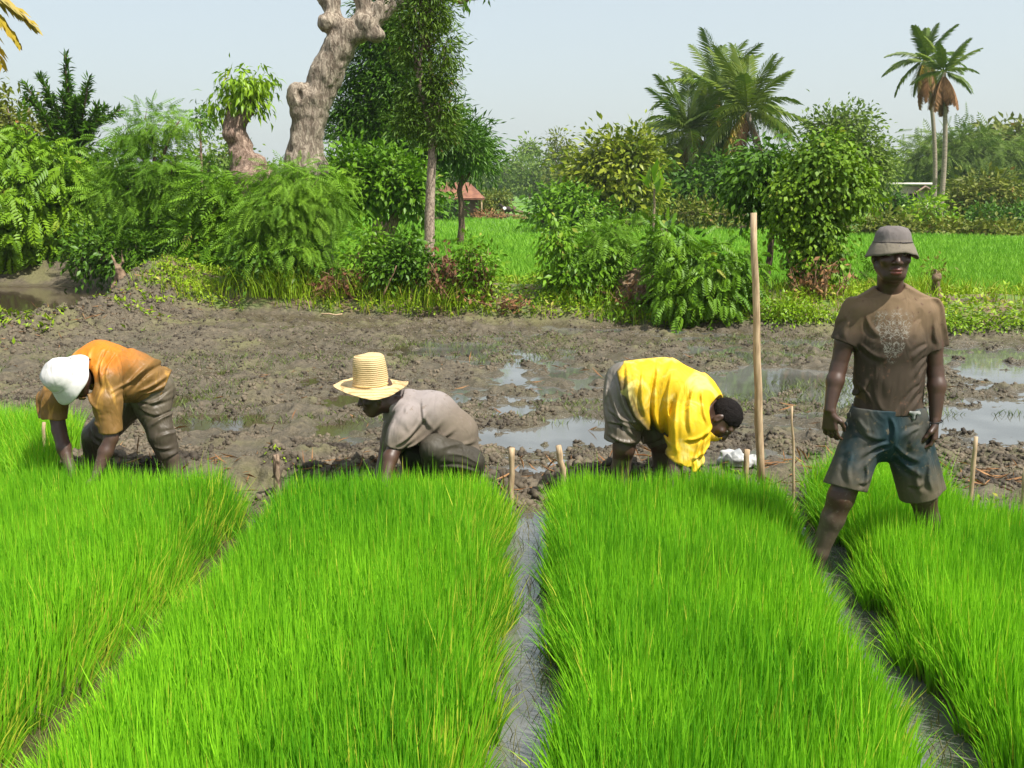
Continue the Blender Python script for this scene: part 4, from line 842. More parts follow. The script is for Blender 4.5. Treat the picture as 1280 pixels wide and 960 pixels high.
# ------------------------------------------------------------------ hut and house
def hut():
    Y = 66; c = at(572, 236, Y); gz = float(ground_z(np.array([c[0]]), np.array([float(Y)]), False)[0]); s = mpp(Y)
    root = empty('hut', (c[0], Y, gz), 'small mud hut with a rusty brown roof behind the slender tree', 'hut')
    W, Dp, Hw = 1.3, 1.2, 1.35; mb = MB()
    def box(mb, lo, hi):
        v = np.array([[x, y, z] for x in (lo[0], hi[0]) for y in (lo[1], hi[1]) for z in (lo[2], hi[2])]); mb.add(v, np.array([(0, 1, 3, 2), (4, 6, 7, 5), (0, 4, 5, 1), (2, 3, 7, 6), (0, 2, 6, 4), (1, 5, 7, 3)]))
    box(mb, (-W, -Dp, 0), (W, Dp, Hw)); mb.build('wall', plain('mud_wall', (.10, .07, .05), (.17, .12, .085), 2, .9), root, False)
    mb = MB(); v = np.array([(-W - .45, -Dp - .4, Hw - .05), (W + .45, -Dp - .4, Hw - .05), (W + .45, Dp + .4, Hw - .05), (-W - .45, Dp + .4, Hw - .05), (-W * .6, 0, Hw + .95), (W * .6, 0, Hw + .95)])
    mb.add(v, [np.array([(0, 1, 5, 4), (2, 3, 4, 5)]), np.array([(1, 2, 5), (3, 0, 4)])]); v2 = v.copy(); v2[:, 2] -= .08; mb.add(v2, [np.array([(4, 5, 1, 0), (5, 4, 3, 2)]), np.array([(5, 2, 1), (4, 0, 3)])])
    mb.build('roof', plain('rusty_roof', (.15, .06, .035), (.26, .115, .065), 2.5, .7), root, False)
    mb = MB(); box(mb, (-.35, -Dp - .03, .0), (.35, -Dp + .02, 1.1)); mb.build('door', plain('dark_door', (.02, .015, .012), (.03, .022, .018)), root, False)
    for x_ in (-W - .3, W + .3):
        mb = MB(); mb.tube([(x_, -Dp - .3, 0), (x_, -Dp - .3, Hw)], .05, 6); mb.build('post', WOOD, root)
    Y = 66; c = at(1128, 250, Y); gz = float(ground_z(np.array([c[0]]), np.array([float(Y)]), False)[0])
    root = empty('house', (c[0], Y, gz), 'low white house with a thin pale flat roof behind the dark bush on the right', 'house')
    mb = MB(); box(mb, (-1.6, -1.2, 0), (1.2, 1.2, 2.05)); mb.build('wall', plain('whitewash', (.42, .36, .31), (.55, .48, .42), 1.5, .9), root, False)
    mb = MB(); box(mb, (-1.9, -1.6, 2.15), (1.45, 1.5, 2.28)); mb.build('roof', plain('pale_roof', (.62, .58, .52), (.75, .71, .64), 2, .7), root, False)
    mb = MB(); mb.add(np.array([(.1, -1.75, 1.6), (.75, -1.75, 2.1), (1.4, -1.75, 1.7), (.1, -1.2, 1.6), (.75, -1.2, 2.1), (1.4, -1.2, 1.7), (.1, -1.75, 1.5), (.75, -1.75, 2.0), (1.4, -1.75, 1.6), (.1, -1.2, 1.5), (.75, -1.2, 2.0), (1.4, -1.2, 1.6)], float),
        np.array([(0, 1, 4, 3), (1, 2, 5, 4), (6, 9, 10, 7), (7, 10, 11, 8), (0, 6, 7, 1), (1, 7, 8, 2)])); mb.build('porch_roof', plain('porch_tin', (.18, .11, .09), (.25, .16, .13)), root, False)
    for x_ in (-1.0, .2):
        mb = MB(); box(mb, (x_ - .25, -1.23, 1.0), (x_ + .25, -1.19, 1.6)); mb.build('window', plain('dark_opening', (.02, .02, .02), (.03, .03, .03)), root, False)
hut()

# ------------------------------------------------------------------ goat
def goat():
    Y = 68.; c = at(636, 266, Y); gz = float(ground_z(np.array([c[0]]), np.array([Y]), False)[0]); B = np.array([c[0], Y, gz])
    root = empty('goat', B, 'dark goat with a white patch grazing at the far end of the paddy', 'goat')
    G = SDF((-.75, -.3, -.05), (.75, .3, 1.05), .022)
    G.chain([(-.32, 0, .58), (0, 0, .55), (.34, 0, .60)], [.17, .19, .16], k=.05)
    G.chain([(-.34, 0, .66), (-.52, 0, .80), (-.58, 0, .84)], [.11, .075, .07], k=.04); G.chain([(-.58, 0, .85), (-.72, 0, .74)], [.07, .035], k=.03)
    for y_ in (-.1, .1):
        G.cap((-.60, y_ * .6, .90), (-.56, y_ * 1.4, .84), .02, k=.01); G.cap((-.56, y_ * .4, .90), (-.48, y_ * .6, 1.02), .018, .008, k=.01)
        G.chain([(-.33, y_, .5), (-.34, y_, .27), (-.32, y_, 0)], [.085, .035, .025], k=.03)
        G.chain([(.34, y_, .55), (.28, y_, .36), (.40, y_, .24), (.36, y_, 0)], [.12, .06, .035, .025], k=.03)
    G.chain([(.48, 0, .68), (.56, 0, .74)], [.03, .012], k=.02)
    m1 = plain('dark_goat_coat', (.02, .015, .012), (.05, .035, .028), 5, .8); m2 = plain('white_goat_coat', (.7, .68, .62), (.8, .78, .74), 5, .8); m3 = plain('brown_goat_coat', (.07, .04, .03), (.12, .07, .05), 5, .8)
    def mi(P): return np.where(np.linalg.norm((P - np.array([-.28, -.12, .62])) / np.array([.12, .3, .10]), axis=1) < 1, 1, np.where((P[:, 0] > .1) & (P[:, 2] > .4), 2, 0))
    G.build('body', [m1, m2, m3], root, (0, 0, 0), mi=mi)
goat()

# ------------------------------------------------------------------ stakes, pole, bag
def stake(name, label, cat, p0, p1, Y, r0, r1, group=None, mat=None, sink=.25):
    b = at(*p0, Y); tpt = at(*p1, Y); gz = float(ground_z(np.array([b[0]]), np.array([Y]), False)[0]) - .05
    d = (tpt - b) / max(tpt[2] - b[2], .01); b = b + d * (gz - b[2]); n_ = 9; pts = wob(b * 0, tpt - b, n_, min(r0, .012) * .22); rad = np.linspace(r0, r1, n_) * (1 + rng.normal(0, .05, n_))
    mb = MB(); mb.tube(pts, rad, 12); o = mb.build(name, mat or WOOD); o.location = b; return tag(o, label, cat, group)
stake('wooden_pole', 'tall peeled wooden pole planted in the bund between the yellow shirted and standing men', 'pole', (951, 595), (942, 266), 5.95, .026, .019)
stake('peg', 'thick pale peg right beside the foot of the tall pole', 'peg', (932, 612), (934, 562), 5.75, .017, .016)
stake('peg', 'tall thin reed like stake between the pole and the standing man', 'peg', (993, 632), (990, 508), 5.5, .009, .006)
stake('peg', 'thin stake right of the standing man with a rough broken top', 'peg', (1213, 625), (1220, 546), 5.2, .013, .011)
stake('peg', 'short stake at the right edge on the clod bund', 'peg', (1277, 640), (1282, 585), 5.1, .014, .012)
stake('peg', 'left one of the two short pegs at the end of the middle furrow', 'peg', (639, 600), (640, 560), 5.75, .018, .017)
stake('peg', 'right one of the two short pegs at the end of the middle furrow', 'peg', (702, 585), (698, 557), 5.85, .019, .018)
stake('peg', 'stubby dark peg at the far end of the left furrow', 'peg', (346, 600), (345, 568), 5.75, .022, .022, mat=BARK_BROWN)
stake('peg', 'thin peg in front of the orange shirted mans hanging arm', 'peg', (54, 580), (55, 528), 6.0, .012, .011)
# crumpled plastic bag
b = at(922, 578, 6.15); gz = float(ground_z(np.array([b[0]]), np.array([6.15]))[0]); B = np.array([b[0], 6.15, gz]); G = SDF(B + [-.25, -.2, -.05], B + [.25, .2, .25], .007)
G.ell(B + [-.04, 0, .05], (.10, .08, .07), k=.04); G.ell(B + [.07, -.02, .04], (.07, .06, .05), k=.03); G.cap(B + [.05, -.03, .05], B + [.13, -.07, .02], .022, .015, k=.02); G.cap(B + [.01, -.06, .10], B + [.03, -.08, 0], .008, k=.01)
G.rough(.018, 22, 4, ridge=True, oct=2); o = G.build('plastic_bag', plain('dirty_plastic', (.24, .25, .25), (.50, .50, .49), 12, .45, .5, .01), off=B); o.location = B; tag(o, 'crumpled dirty white plastic bag lying behind the thick peg', 'plastic bag')

# ------------------------------------------------------------------ people
def ortho(U, Fd):
    U = unit(U); Fd = np.asarray(Fd, float); Fd = unit(Fd - U * np.dot(U, Fd)); return U, Fd, np.cross(Fd, U)
def head(G, c, U, Fd, nb, nr=.056):
    U, Fd, S = ortho(U, Fd); p = lambda s, f, u: c + S * s + Fd * f + U * u; kw = dict(X=S, Y=Fd, Z=U)
    G.ell(p(0, -.012, .035), (.076, .097, .088), k=.03, **kw); G.ell(p(0, .024, -.04), (.063, .068, .080), k=.03, **kw); G.ell(p(0, .052, -.098), (.038, .032, .026), k=.03, **kw)
    for sg in (-1, 1): G.cap(p(sg * .055, 0, -.06), p(sg * .03, .045, -.100), .022, .02, k=.02)
    G.cap(p(-.035, .083, .022), p(.035, .083, .022), .012, k=.018)
    for sg in (-1, 1): G.ell(p(sg * .031, .098, .004), (.015, .007, .008), k=.012, sub=True, **kw); G.ell(p(sg * .045, .066, -.028), (.022, .018, .018), k=.02, **kw)
    G.cap(p(0, .088, .006), p(0, .108, -.034), .009, .014, k=.010)
    for sg in (-1, 1): G.ell(p(sg * .015, .096, -.038), (.011, .012, .009), k=.006, **kw)
    G.ell(p(0, .088, -.068), (.028, .013, .0085), k=.004, **kw); G.ell(p(0, .085, -.083), (.025, .013, .0095), k=.004, **kw)
    G.cap(p(-.024, .101, -.0755), p(.024, .101, -.0755), .0028, k=.003, sub=True)
    for sg in (-1, 1):
        G.ell(p(sg * .078, -.008, -.015), (.010, .021, .033), k=.008, **kw); G.ell(p(sg * .088, -.003, -.012), (.006, .011, .018), k=.005, sub=True, **kw)
    G.cap(p(0, -.018, -.055), nb, nr, nr * 1.08, k=.03)
def eyes(root, off, c, U, Fd):
    U, Fd, S = ortho(U, Fd)
    for sg in (-1, 1):
        q = c + S * sg * .031 + Fd * .0775 + U * .003
        G = SDF(q - .02, q + .02, .0022); G.ell(q, (.0125, .0125, .0125), k=0); P = c
        def mi(Pc, q=q): return (np.linalg.norm(Pc - (q + Fd * .0125), axis=1) < .0062).astype(int)
        G.build('eye', [EYEW, EYEB], root, off, mi=mi)
EYEW = plain('eye_white', (.16, .13, .11), (.20, .165, .14), 5, .35); EYEB = plain('eye_iris', (.01, .006, .004), (.012, .008, .005), 5, .45)
def hand(G, w, d, n, s, curl=.5, r=.0078, spread=1.):
    """w wrist, d finger direction, n way the palm faces, s side of the thumb"""
    d = unit(d); n = unit(np.asarray(n) - d * np.dot(n, d)); s0 = np.cross(n, d); s = s0 * (1 if np.dot(s0, s) > 0 else -1)
    for q in (-1.5, -.5, .5, 1.5): G.cap(w + s * q * .010, w + d * .082 + s * q * .019, .014, .0115, k=.010)
    for q, L in ((1.5, .070), (.5, .080), (-.5, .074), (-1.5, .056)):
        p = w + d * .082 + s * q * .0195; a = 0.; dd = d + s * q * .06 * spread
        for i, fr in enumerate((.42, .32, .26)):
            a += curl * (.55, .75, .6)[i] * (1 + .12 * (1 - q / 1.5)); v = unit(dd * math.cos(a) + n * math.sin(a)); e = p + v * L * fr * 1.12; rr = r * (1.08 - .1 * i)
            G.cap(p, e, rr, rr * .93, k=.004); p = e
    b = w + d * .022 + s * .020; m1 = b + unit(s * .75 + d * .7 + n * .35) * .042; m2 = m1 + unit(s * .15 + d * .9 + n * (.3 + curl * .5)) * .032; m3 = m2 + unit(d * .9 - s * .25 + n * (.3 + curl * .5)) * .024
    G.cap(b, m1, .014, .0115, k=.012); G.cap(m1, m2, .0105, .0095, k=.006); G.cap(m2, m3, .0092, .0082, k=.004)
def foot(G, a, fd):
    fd = unit(fd); h_ = a - np.array([0, 0, a[2]]) + np.array([0, 0, .0]); G.cap(a, h_ - fd * .03, .036, .035, k=.02); G.cap(h_ - fd * .03, h_ + fd * .13, .036, .028, k=.02, flat=(0, 0, 1), s_=1.2)
    sd = np.cross(fd, (0, 0, 1))
    for i, q in enumerate((-1.6, -.8, 0, .8, 1.6)): G.cap(h_ + fd * .12 + sd * q * .017, h_ + fd * (.17 - .008 * abs(q - 1)) + sd * q * .018, .013, .010, k=.006)
def lathe(name, prof, c, U, Fd, mat, root, off, wave=None, thick=.004, seg=72, squash=.9, crumple=0, cs=5):
    U, Fd, S = ortho(U, Fd); th = np.arange(seg) * 2 * np.pi / seg; V = []; prof = np.array(prof)
    P2 = np.concatenate([prof, prof[::-1] - np.array([thick, thick])]); P2[:, 0] = np.maximum(P2[:, 0], .0005)
    for r_, z_ in P2:
        zz = z_ + (wave(r_, th) if wave else 0); V.append(c + S * (r_ * squash * np.cos(th))[:, None] + Fd * (r_ * np.sin(th))[:, None] + U * (zz + 0 * th)[:, None])
    V = np.concatenate(V)
    if crumple: V = V + (noise3(V * cs, 3) - .5)[:, None] * crumple * U + np.stack([noise3(V * cs * 2, k) - .5 for k in (4, 5, 6)], 1) * crumple * .7
    m_ = len(P2); F = np.array([(i * seg + j, i * seg + (j + 1) % seg, (i + 1) * seg + (j + 1) % seg, (i + 1) * seg + j) for i in range(m_ - 1) for j in range(seg)])
    return build(name, V - off, F[:, ::-1], mat, root, True)
def P_(Y0): return lambda px, py, dy=0.: at(px, py, Y0 + dy)
def bounds(pts, m=.15):
    pts = np.array(pts); return pts.min(0) - m, pts.max(0) + m
FOLD = lambda a, b, c_: np.diag([a, b, c_])
def rot_to(v, f_along, f_across):
    """frequency matrix: low frequency along v, high across"""
    v = unit(v); I = np.eye(3); return I * f_across + (f_along - f_across) * np.outer(v, v)

def chest_print(n, tc, c):
    s = n.n('ShaderNodeSeparateXYZ', {0: tc}).outputs
    cx, cz = PRINT
    dx = n.math('DIVIDE', n.math('SUBTRACT', s[0], cx), .078); dz = n.math('DIVIDE', n.math('SUBTRACT', s[2], cz), .125)
    up = n.math('MULTIPLY', n.math('ABSOLUTE', dx), n.math('ADD', 1.15, n.math('MULTIPLY', dz, -.75)))       # narrows downward
    rr = n.math('SQRT', n.math('ADD', n.math('MULTIPLY', up, up), n.math('MULTIPLY', dz, dz)))
    nz = n.noise(26, 4, tc, .6); m_ = n.ramp(n.math('ADD', rr, n.math('MULTIPLY', n.math('SUBTRACT', nz, .5), .5)), 1.05, .85)
    mirror = n.n('ShaderNodeCombineXYZ', {0: n.math('ABSOLUTE', n.math('SUBTRACT', s[0], n.math('ADD', cx, n.math('MULTIPLY', s[2], .01)))), 1: 0., 2: s[2]}).outputs[0]
    w1 = n.n('ShaderNodeTexWave', {'Vector': mirror, 'Scale': 15., 'Distortion': 9., 'Detail': 2., 'Detail Scale': 2.6}, wave_type='RINGS').outputs['Fac']
    e1 = n.math('ABSOLUTE', n.math('SUBTRACT', n.noise(24, 2, mirror, .5, 1.5), .5)); e2 = n.math('ABSOLUTE', n.math('SUBTRACT', n.noise(42, 1, mirror, .5, .8), .47)); line = n.math('MAXIMUM', n.ramp(e1, .035, .008), n.ramp(e2, .03, .006)); front = n.ramp(s[1], .02, -.02)
    return n.mix(n.math('MULTIPLY', n.math('MULTIPLY', m_, line), n.math('MULTIPLY', front, .6)), c, (.30, .29, .25))

# standing man --------------------------------------------------------------
Q = P_(4.6); B = np.array([Q(1100, 500)[0], 4.6, 0.]); PRINT = (Q(1109, 420)[0] - B[0], Q(1109, 418)[2])
man = empty('person', B, 'man standing upright in a muddy brown t shirt, grey bucket hat and dark denim shorts', 'person', None)
hc = Q(1115, 317, -.02); U, Fd = np.array([.0, .02, 1]), np.array([-.10, -1, -.03])
G = SDF((Q(985, 500)[0], 4.15, -.10), (Q(1200, 500)[0], 4.95, 1.78), .0042)
head(G, hc, U, Fd, Q(1113, 378, .04), .056)
G.cap(Q(1113, 376, .04), Q(1075, 393, .03), .046, .044, k=.04); G.cap(Q(1113, 376, .04), Q(1155, 393, .03), .046, .044, k=.04)
G.chain([Q(1114, 402, .03), Q(1113, 430, .02), Q(1109, 480, .02), Q(1106, 520, .02)], [.135, .145, .135, .142], k=.03, flat=(0, 1, 0), s_=1.7)
G.chain([Q(1071, 394, .03), Q(1056, 428, .03), Q(1048, 460, .02), Q(1044, 476, 0), Q(1037, 512, -.04)], [.046, .045, .037, .040, .025], k=.015)
G.chain([Q(1158, 394, .03), Q(1166, 432, .03), Q(1169, 464, .02), Q(1171, 482, 0), Q(1169, 524, -.03)], [.046, .045, .037, .041, .026], k=.015)
hand(G, Q(1037, 514, -.04), (.06, -.05, -1), (.75, .75, 0), (.6, -.8, 0), .62, r=.0082)
hand(G, Q(1169, 526, -.03), (.02, -.10, -1), (-.85, .5, 0), (-.5, -.85, 0), .80, r=.0085)
G.chain([Q(1083, 540, .02), Q(1051, 622, -.03), Q(1041, 648, -.02), Q(1024, 690, 0), Q(1012, 733, .02)], [.085, .061, .054, .042, .033], k=.02)
G.chain([Q(1130, 540, .02), Q(1154, 622, .04), Q(1160, 650, .07), Q(1166, 690, .09), Q(1170, 733, .10)], [.085, .061, .054, .042, .033], k=.02)
foot(G, Q(1012, 733, .02), (-.45, -1, 0)); foot(G, Q(1170, 733, .10), (.3, -1, 0))
Uo, Fo, So = ortho(U, Fd); mouth = hc + Fo * .095 - Uo * .078
def mi(P):
    q = P - mouth; lip = ((q @ So) / .030) ** 2 + ((q @ Fo) / .02) ** 2 + ((q @ Uo) / .0155) ** 2 < 1
    return np.where(lip, 2, np.where(P[:, 2] < .5, 1, 0))
BODY = G; G.build('body', [SKIN, SKINMUD, LIP], man, B, mi=mi, relax=0); eyes(man, B, hc, U, Fd)
SH_BROWN = clothmat('brown_shirt', ((.048, .034, .022), (.175, .118, .066)), (.12, 0, 1), Q(0, 435)[2], Q(0, 378)[2], 7, .16, (.10, .055, .035), .8, chest_print)
G = SDF((Q(1030, 500)[0], 4.3, Q(0, 525)[2]), (Q(1190, 500)[0], 4.95, Q(0, 345)[2]), .0045)
G.chain([Q(1114, 405, .03), Q(1113, 430, .02), Q(1110, 472, .02), Q(1106, 517, .02)], [.150, .158, .145, .156], k=.03, flat=(0, 1, 0), s_=1.5)
G.cap(Q(1113, 373, .035), Q(1075, 389, .03), .055, .055, k=.05); G.cap(Q(1113, 373, .035), Q(1155, 389, .03), .055, .055, k=.05)
S = G.like(); S.cap(Q(1074, 391, .03), Q(1054, 432, .03), .055, .056, k=.0); S.cap(Q(1156, 392, .03), Q(1165, 441, .03), .055, .056, k=.0); S.wrap(BODY)
S.cut(Q(1053, 427, .03), Q(1053, 427, .03) - Q(1070, 388, .03), .12); S.cut(Q(1167, 436, .03), Q(1167, 436, .03) - Q(1159, 390, .03), .12); S.cut(Q(1113, 415, .03), (0, 0, -1), .11)
S.rough(.005, 9, 2); G.rough(.007, 6, 2, mat=FOLD(1, 1, .6)); G.rough(.006, 6, 5, ridge=True, mat=rot_to((.6, 0, 1), .3, 1.)); G.wrap(BODY, .007, .02); G.join(S, .035); G.folds(Q, [(1072, 428, 1100, 446), (1156, 430, 1130, 447), (1158, 445, 1135, 470), (1069, 478, 1088, 514), (1150, 478, 1118, 514), (1154, 492, 1132, 512), (1064, 500, 1080, 470), (1088, 480, 1100, 514, .7), (1080, 395, 1096, 420, .6), (1148, 396, 1134, 420, .6), (1062, 400, 1052, 424, .8), (1166, 402, 1172, 432, .8), (1160, 455, 1140, 485, .8)], amp=.008); G.cut(Q(1106, 515, .02), (0, 0, -1), .25)

pass
G.ell(Q(1113, 352, .0), (.072, .10, .058), k=.01, sub=True)
G.build('shirt', SH_BROWN, man, B)
def denim(n, tc, c):
    s = n.n('ShaderNodeSeparateXYZ', {0: tc}).outputs; f = n.ramp(n.math('ABSOLUTE', n.math('SUBTRACT', s[0], .03)), .02, .12)
    c = n.mix(n.math('MULTIPLY', n.math('MULTIPLY', f, n.ramp(n.noise(7, 5, tc), .35, .6)), .5), c, (.095, .075, .048)); return c
SHORTS = clothmat('denim_shorts', ((.090, .075, .045), (.010, .030, .038)), (0, 0, 1), Q(0, 618)[2], Q(0, 570)[2], 8, .15, (.11, .09, .06), .75, denim)
G = SDF((Q(1010, 500)[0], 4.3, Q(0, 640)[2]), (Q(1195, 500)[0], 4.95, Q(0, 495)[2]), .0045)
G.cap(Q(1081, 522, .02), Q(1131, 522, .02), .078, k=.03); G.cap(Q(1106, 515, .02), Q(1106, 535, .02), .155, .165, k=.03, flat=(0, 1, 0), s_=1.4)
G.cap(Q(1083, 540, .02), Q(1055, 612, -.02), .096, .100, k=.03); G.cap(Q(1129, 540, .02), Q(1151, 621, .04), .098, .102, k=.03); G.rough(.007, 6, 12); G.rough(.004, 8, 15, ridge=True, mat=rot_to((.9, 0, .35), .3, 1.)); G.folds(Q, [(1104, 548, 1070, 566), (1104, 556, 1066, 582), (1110, 550, 1146, 572), (1112, 558, 1150, 592), (1105, 516, 1106, 550, 1.3), (1066, 530, 1096, 544, .8), (1146, 530, 1118, 543, .8), (1060, 560, 1052, 600), (1075, 575, 1068, 606), (1140, 580, 1146, 614), (1158, 570, 1160, 612), (1062, 596, 1080, 590, .7), (1130, 604, 1150, 597, .7), (1068, 520, 1080, 536, .8), (1142, 534, 1130, 560, .7)], amp=.009); G.wrap(BODY, .01, .02); G.cut(Q(1056, 609, -.02), Q(1056, 609, -.02) - Q(1070, 548, .02), .14); G.cut(Q(1151, 618, .04), Q(1151, 618, .04) - Q(1135, 545, .02), .14)
G.cap(Q(1060, 596, -.02), Q(1055, 618, -.02), .070, k=.004, sub=True); G.cap(Q(1149, 606, .04), Q(1152, 628, .04), .072, k=.004, sub=True)
G.cut(Q(1106, 508, .02), (0, 0, 1), .3); sh = G.build('shorts', SHORTS, man, B)
q = Q(1144, 522, -.10); G = SDF(q - .06, q + .06, .004); G.ell(q + [0, .03, .012], (.026, .012, .014), k=.01); G.ell(q + [.004, .03, -.008], (.014, .012, .018), k=.01); G.cap(q + [-.02, .02, .018], q + [.03, .035, .02], .01, k=.01); G.rough(.006, 40, 2, ridge=True)
G.build('pocket_lining', plain('pocket_cloth', (.12, .13, .12), (.24, .25, .23), 30, .9), sh, B)
mb = MB(); a = np.linspace(0, 2 * np.pi, 25); q = Q(1169, 527, -.03); mb.tube(np.stack([q[0] + .031 * np.cos(a), q[1] + .030 * np.sin(a), q[2] + .006 * np.cos(a)], 1) - B, .0042, 6, False); mb.build('wristband', plain('black_rubber', (.008, .008, .008), (.014, .014, .014)), man)
HATG = clothmat('grey_hat_cloth', ((.16, .14, .105), (.145, .128, .12)), (0, 0, 1), hc[2] + .045, hc[2] + .075, 20, .02, (.11, .09, .085), .9)
lathe('hat', [(.0, .118), (.035, .117), (.062, .108), (.078, .088), (.084, .062), (.087, .046), (.089, .043), (.101, .026), (.118, -.002), (.122, -.010)], hc + Uo * .008, Uo, Fo, HATG, man, B,
      lambda r_, th: -(.014 * np.cos(2 * th) * sst(.09, .118, np.array([r_]))[0]) + .004 * np.sin(3 * th + 1) * (r_ > .09), crumple=.010, cs=14, squash=.96)
mb = MB(); a = np.linspace(0, 2 * np.pi, 49); mb.tube(hc + Uo * .053 + np.outer(.086 * np.cos(a), So) + np.outer(.0885 * np.sin(a), Fo) - B, .0022, 5, False); mb.build('hat_seam_shade', plain('seam_shade', (.05, .04, .04), (.07, .055, .055)), bpy.data.objects['hat'])  # dark ring added where crown meets brim, shade put in as colour

# orange man ----------------------------------------------------------------
Q = P_(5.75); B = np.array([Q(150, 500)[0], 5.85, 0.])
orange = empty('person', B, 'man bending deeply in a wet orange shirt, muddy trousers and white sun hat', 'person')
hc = Q(87, 473, -.28); U, Fd = np.array([-.50, -.70, .45]), np.array([-.35, -.25, -.9])
G = SDF((Q(30, 500)[0], 5.1, -.08), (Q(245, 500)[0], 6.35, 1.15), .0055)
head(G, hc, U, Fd, Q(112, 464, -.08), .055)
spine = [Q(190, 482, .20), Q(162, 466, .10), Q(130, 458, -.02), Q(112, 462, -.08)]
G.chain(spine, [.115, .12, .13, .10], k=.03, flat=(.2, .2, 1), s_=1.2)
G.cap(spine[2], Q(136, 474, -.20), .09, .06, k=.04); G.cap(spine[2], Q(72, 474, -.05), .09, .06, k=.04)
G.chain([Q(136, 474, -.20), Q(139, 512, -.24), Q(139, 548, -.27), Q(132, 565, -.30), Q(121, 592, -.36)], [.052, .046, .038, .040, .026], k=.015)
G.chain([Q(72, 474, -.05), Q(70, 512, -.08), Q(74, 538, -.12), Q(80, 560, -.18), Q(90, 592, -.24)], [.052, .046, .040, .040, .026], k=.015)
hand(G, Q(121, 592, -.36), (-.15, -.1, -1), (-.9, .3, 0), (-.3, -.9, 0), .7); hand(G, Q(90, 592, -.24), (.15, -.1, -1), (.9, .3, 0), (.3, -.9, 0), .7)
G.chain([Q(186, 495, .18), Q(201, 545, .12), Q(212, 570, .12), Q(224, 610, .14), Q(230, 640, .16)], [.09, .060, .050, .038, .035], k=.02)
G.chain([Q(166, 498, .30), Q(122, 548, .22), Q(118, 580, .26), Q(116, 640, .30)], [.09, .060, .048, .035], k=.02)
foot(G, Q(230, 640, .16), (-.4, -1, 0)); foot(G, Q(116, 640, .30), (-.5, -1, 0))
BODY = G; G.build('body', [SKIN, SKINMUD], orange, B, mi=lambda P: (P[:, 2] < .42).astype(int)); eyes(orange, B, hc, U, Fd)
def org(n, tc, c):
    f = n.ramp(n.noise(8, 4, n.n('ShaderNodeMapping', {'Vector': tc, 'Scale': (1.6, 1., .5)}).outputs[0], .5, 1.), .55, .72); return n.mix(n.math('MULTIPLY', f, .35), c, (.85, .46, .08))
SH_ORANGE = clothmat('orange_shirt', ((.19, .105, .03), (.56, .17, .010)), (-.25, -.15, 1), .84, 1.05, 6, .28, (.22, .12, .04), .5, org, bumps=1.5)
G = SDF((Q(35, 500)[0], 5.2, .45), (Q(225, 500)[0], 6.25, 1.18), .0055)
G.chain([Q(196, 480, .22), Q(165, 464, .10), Q(130, 457, -.02), Q(110, 461, -.08)], [.150, .155, .165, .125], k=.03, flat=(.2, .2, 1), s_=1.2)
G.cap(Q(185, 484, .17), Q(150, 484, .0), .10, .10, k=.06)
G.chain([Q(132, 471, -.17), Q(134, 500, -.22), Q(140, 546, -.26)], [.090, .086, .066], k=.05); G.wrap(BODY, .01, .03); G.cut(Q(140, 541, -.26), (.05, 0, -1), .10)
G.chain([Q(76, 472, -.05), Q(66, 500, -.08), Q(66, 530, -.10)], [.078, .078, .075], k=.04); G.cut(Q(66, 523, -.10), (-.1, 0, -1), .11)
G.cap(Q(110, 464, -.08), Q(80, 474, -.06), .10, .08, k=.04)
G.rough(.010, 5, 22); G.folds(Q, [(116, 438, 134, 500), (126, 432, 142, 500), (146, 430, 158, 478), (156, 434, 164, 480), (165, 486, 200, 452), (172, 490, 206, 466), (160, 480, 190, 440), (176, 494, 206, 478), (112, 462, 134, 478, .8), (124, 500, 150, 520), (122, 515, 148, 536), (130, 470, 150, 500), (58, 478, 62, 520), (72, 485, 70, 520), (100, 445, 112, 470, .8)], amp=.012, w=.012); G.rough(.007, 6, 25, ridge=True, mat=rot_to(spine[0] - spine[2] + [0, 0, -.25], .22, 1.), oct=1); G.rough(.003, 13, 26, ridge=True, mat=rot_to(spine[0] - spine[2] + [0, 0, -.25], .25, 1.), oct=1); G.wrap(BODY, .008, .03); G.cut(Q(140, 541, -.26), (.05, 0, -1), .10); G.cut(Q(66, 523, -.10), (-.1, 0, -1), .11)
G.cap(Q(140, 538, -.265), Q(140, 556, -.27), .036, k=.004, sub=True); G.cap(Q(70, 514, -.09), Q(71, 540, -.11), .042, k=.004, sub=True)
G.ell(hc - unit(U) * .08, (.085, .085, .085), k=.01, sub=True); G.cut(Q(205, 488, .28), (1, .25, -.45), .3); G.cut(hc - unit(U) * .075, U, .12)
G.build('shirt', SH_ORANGE, orange, B)
TROUS = clothmat('muddy_trousers', ((.06, .048, .034), (.125, .103, .07)), (0, 0, 1), .35, .85, 6, .3, (.07, .055, .04), .42, bumps=1.6)
G = SDF((Q(80, 500)[0], 5.55, .25), (Q(240, 500)[0], 6.35, 1.0), .0055)
G.cap(Q(190, 486, .22), Q(172, 490, .28), .135, .125, k=.04)
G.chain([Q(187, 495, .18), Q(201, 543, .12), Q(213, 572, .12)], [.125, .082, .062], k=.03); G.chain([Q(167, 498, .30), Q(123, 545, .22), Q(116, 580, .26), Q(115, 600, .28)], [.12, .085, .07, .065], k=.03)
G.wrap(BODY, .01, .03); G.cut(Q(213, 570, .12), (.5, 0, -1), .12); G.rough(.010, 6, 32); G.rough(.006, 8, 35, ridge=True, mat=rot_to((.95, 0, -.25), .25, 1.), oct=1); G.folds(Q, [(160, 500, 206, 502), (166, 510, 204, 522, .6), (212, 522, 182, 538, 1.3), (216, 546, 192, 550, .7), (186, 560, 214, 562, .9), (205, 492, 168, 512, .8), (160, 498, 140, 530), (150, 505, 125, 550), (100, 540, 122, 560), (104, 555, 126, 575)], amp=.008, w=.010); G.wrap(BODY, .008, .03); G.cut(Q(213, 570, .12), (.5, 0, -1), .12)
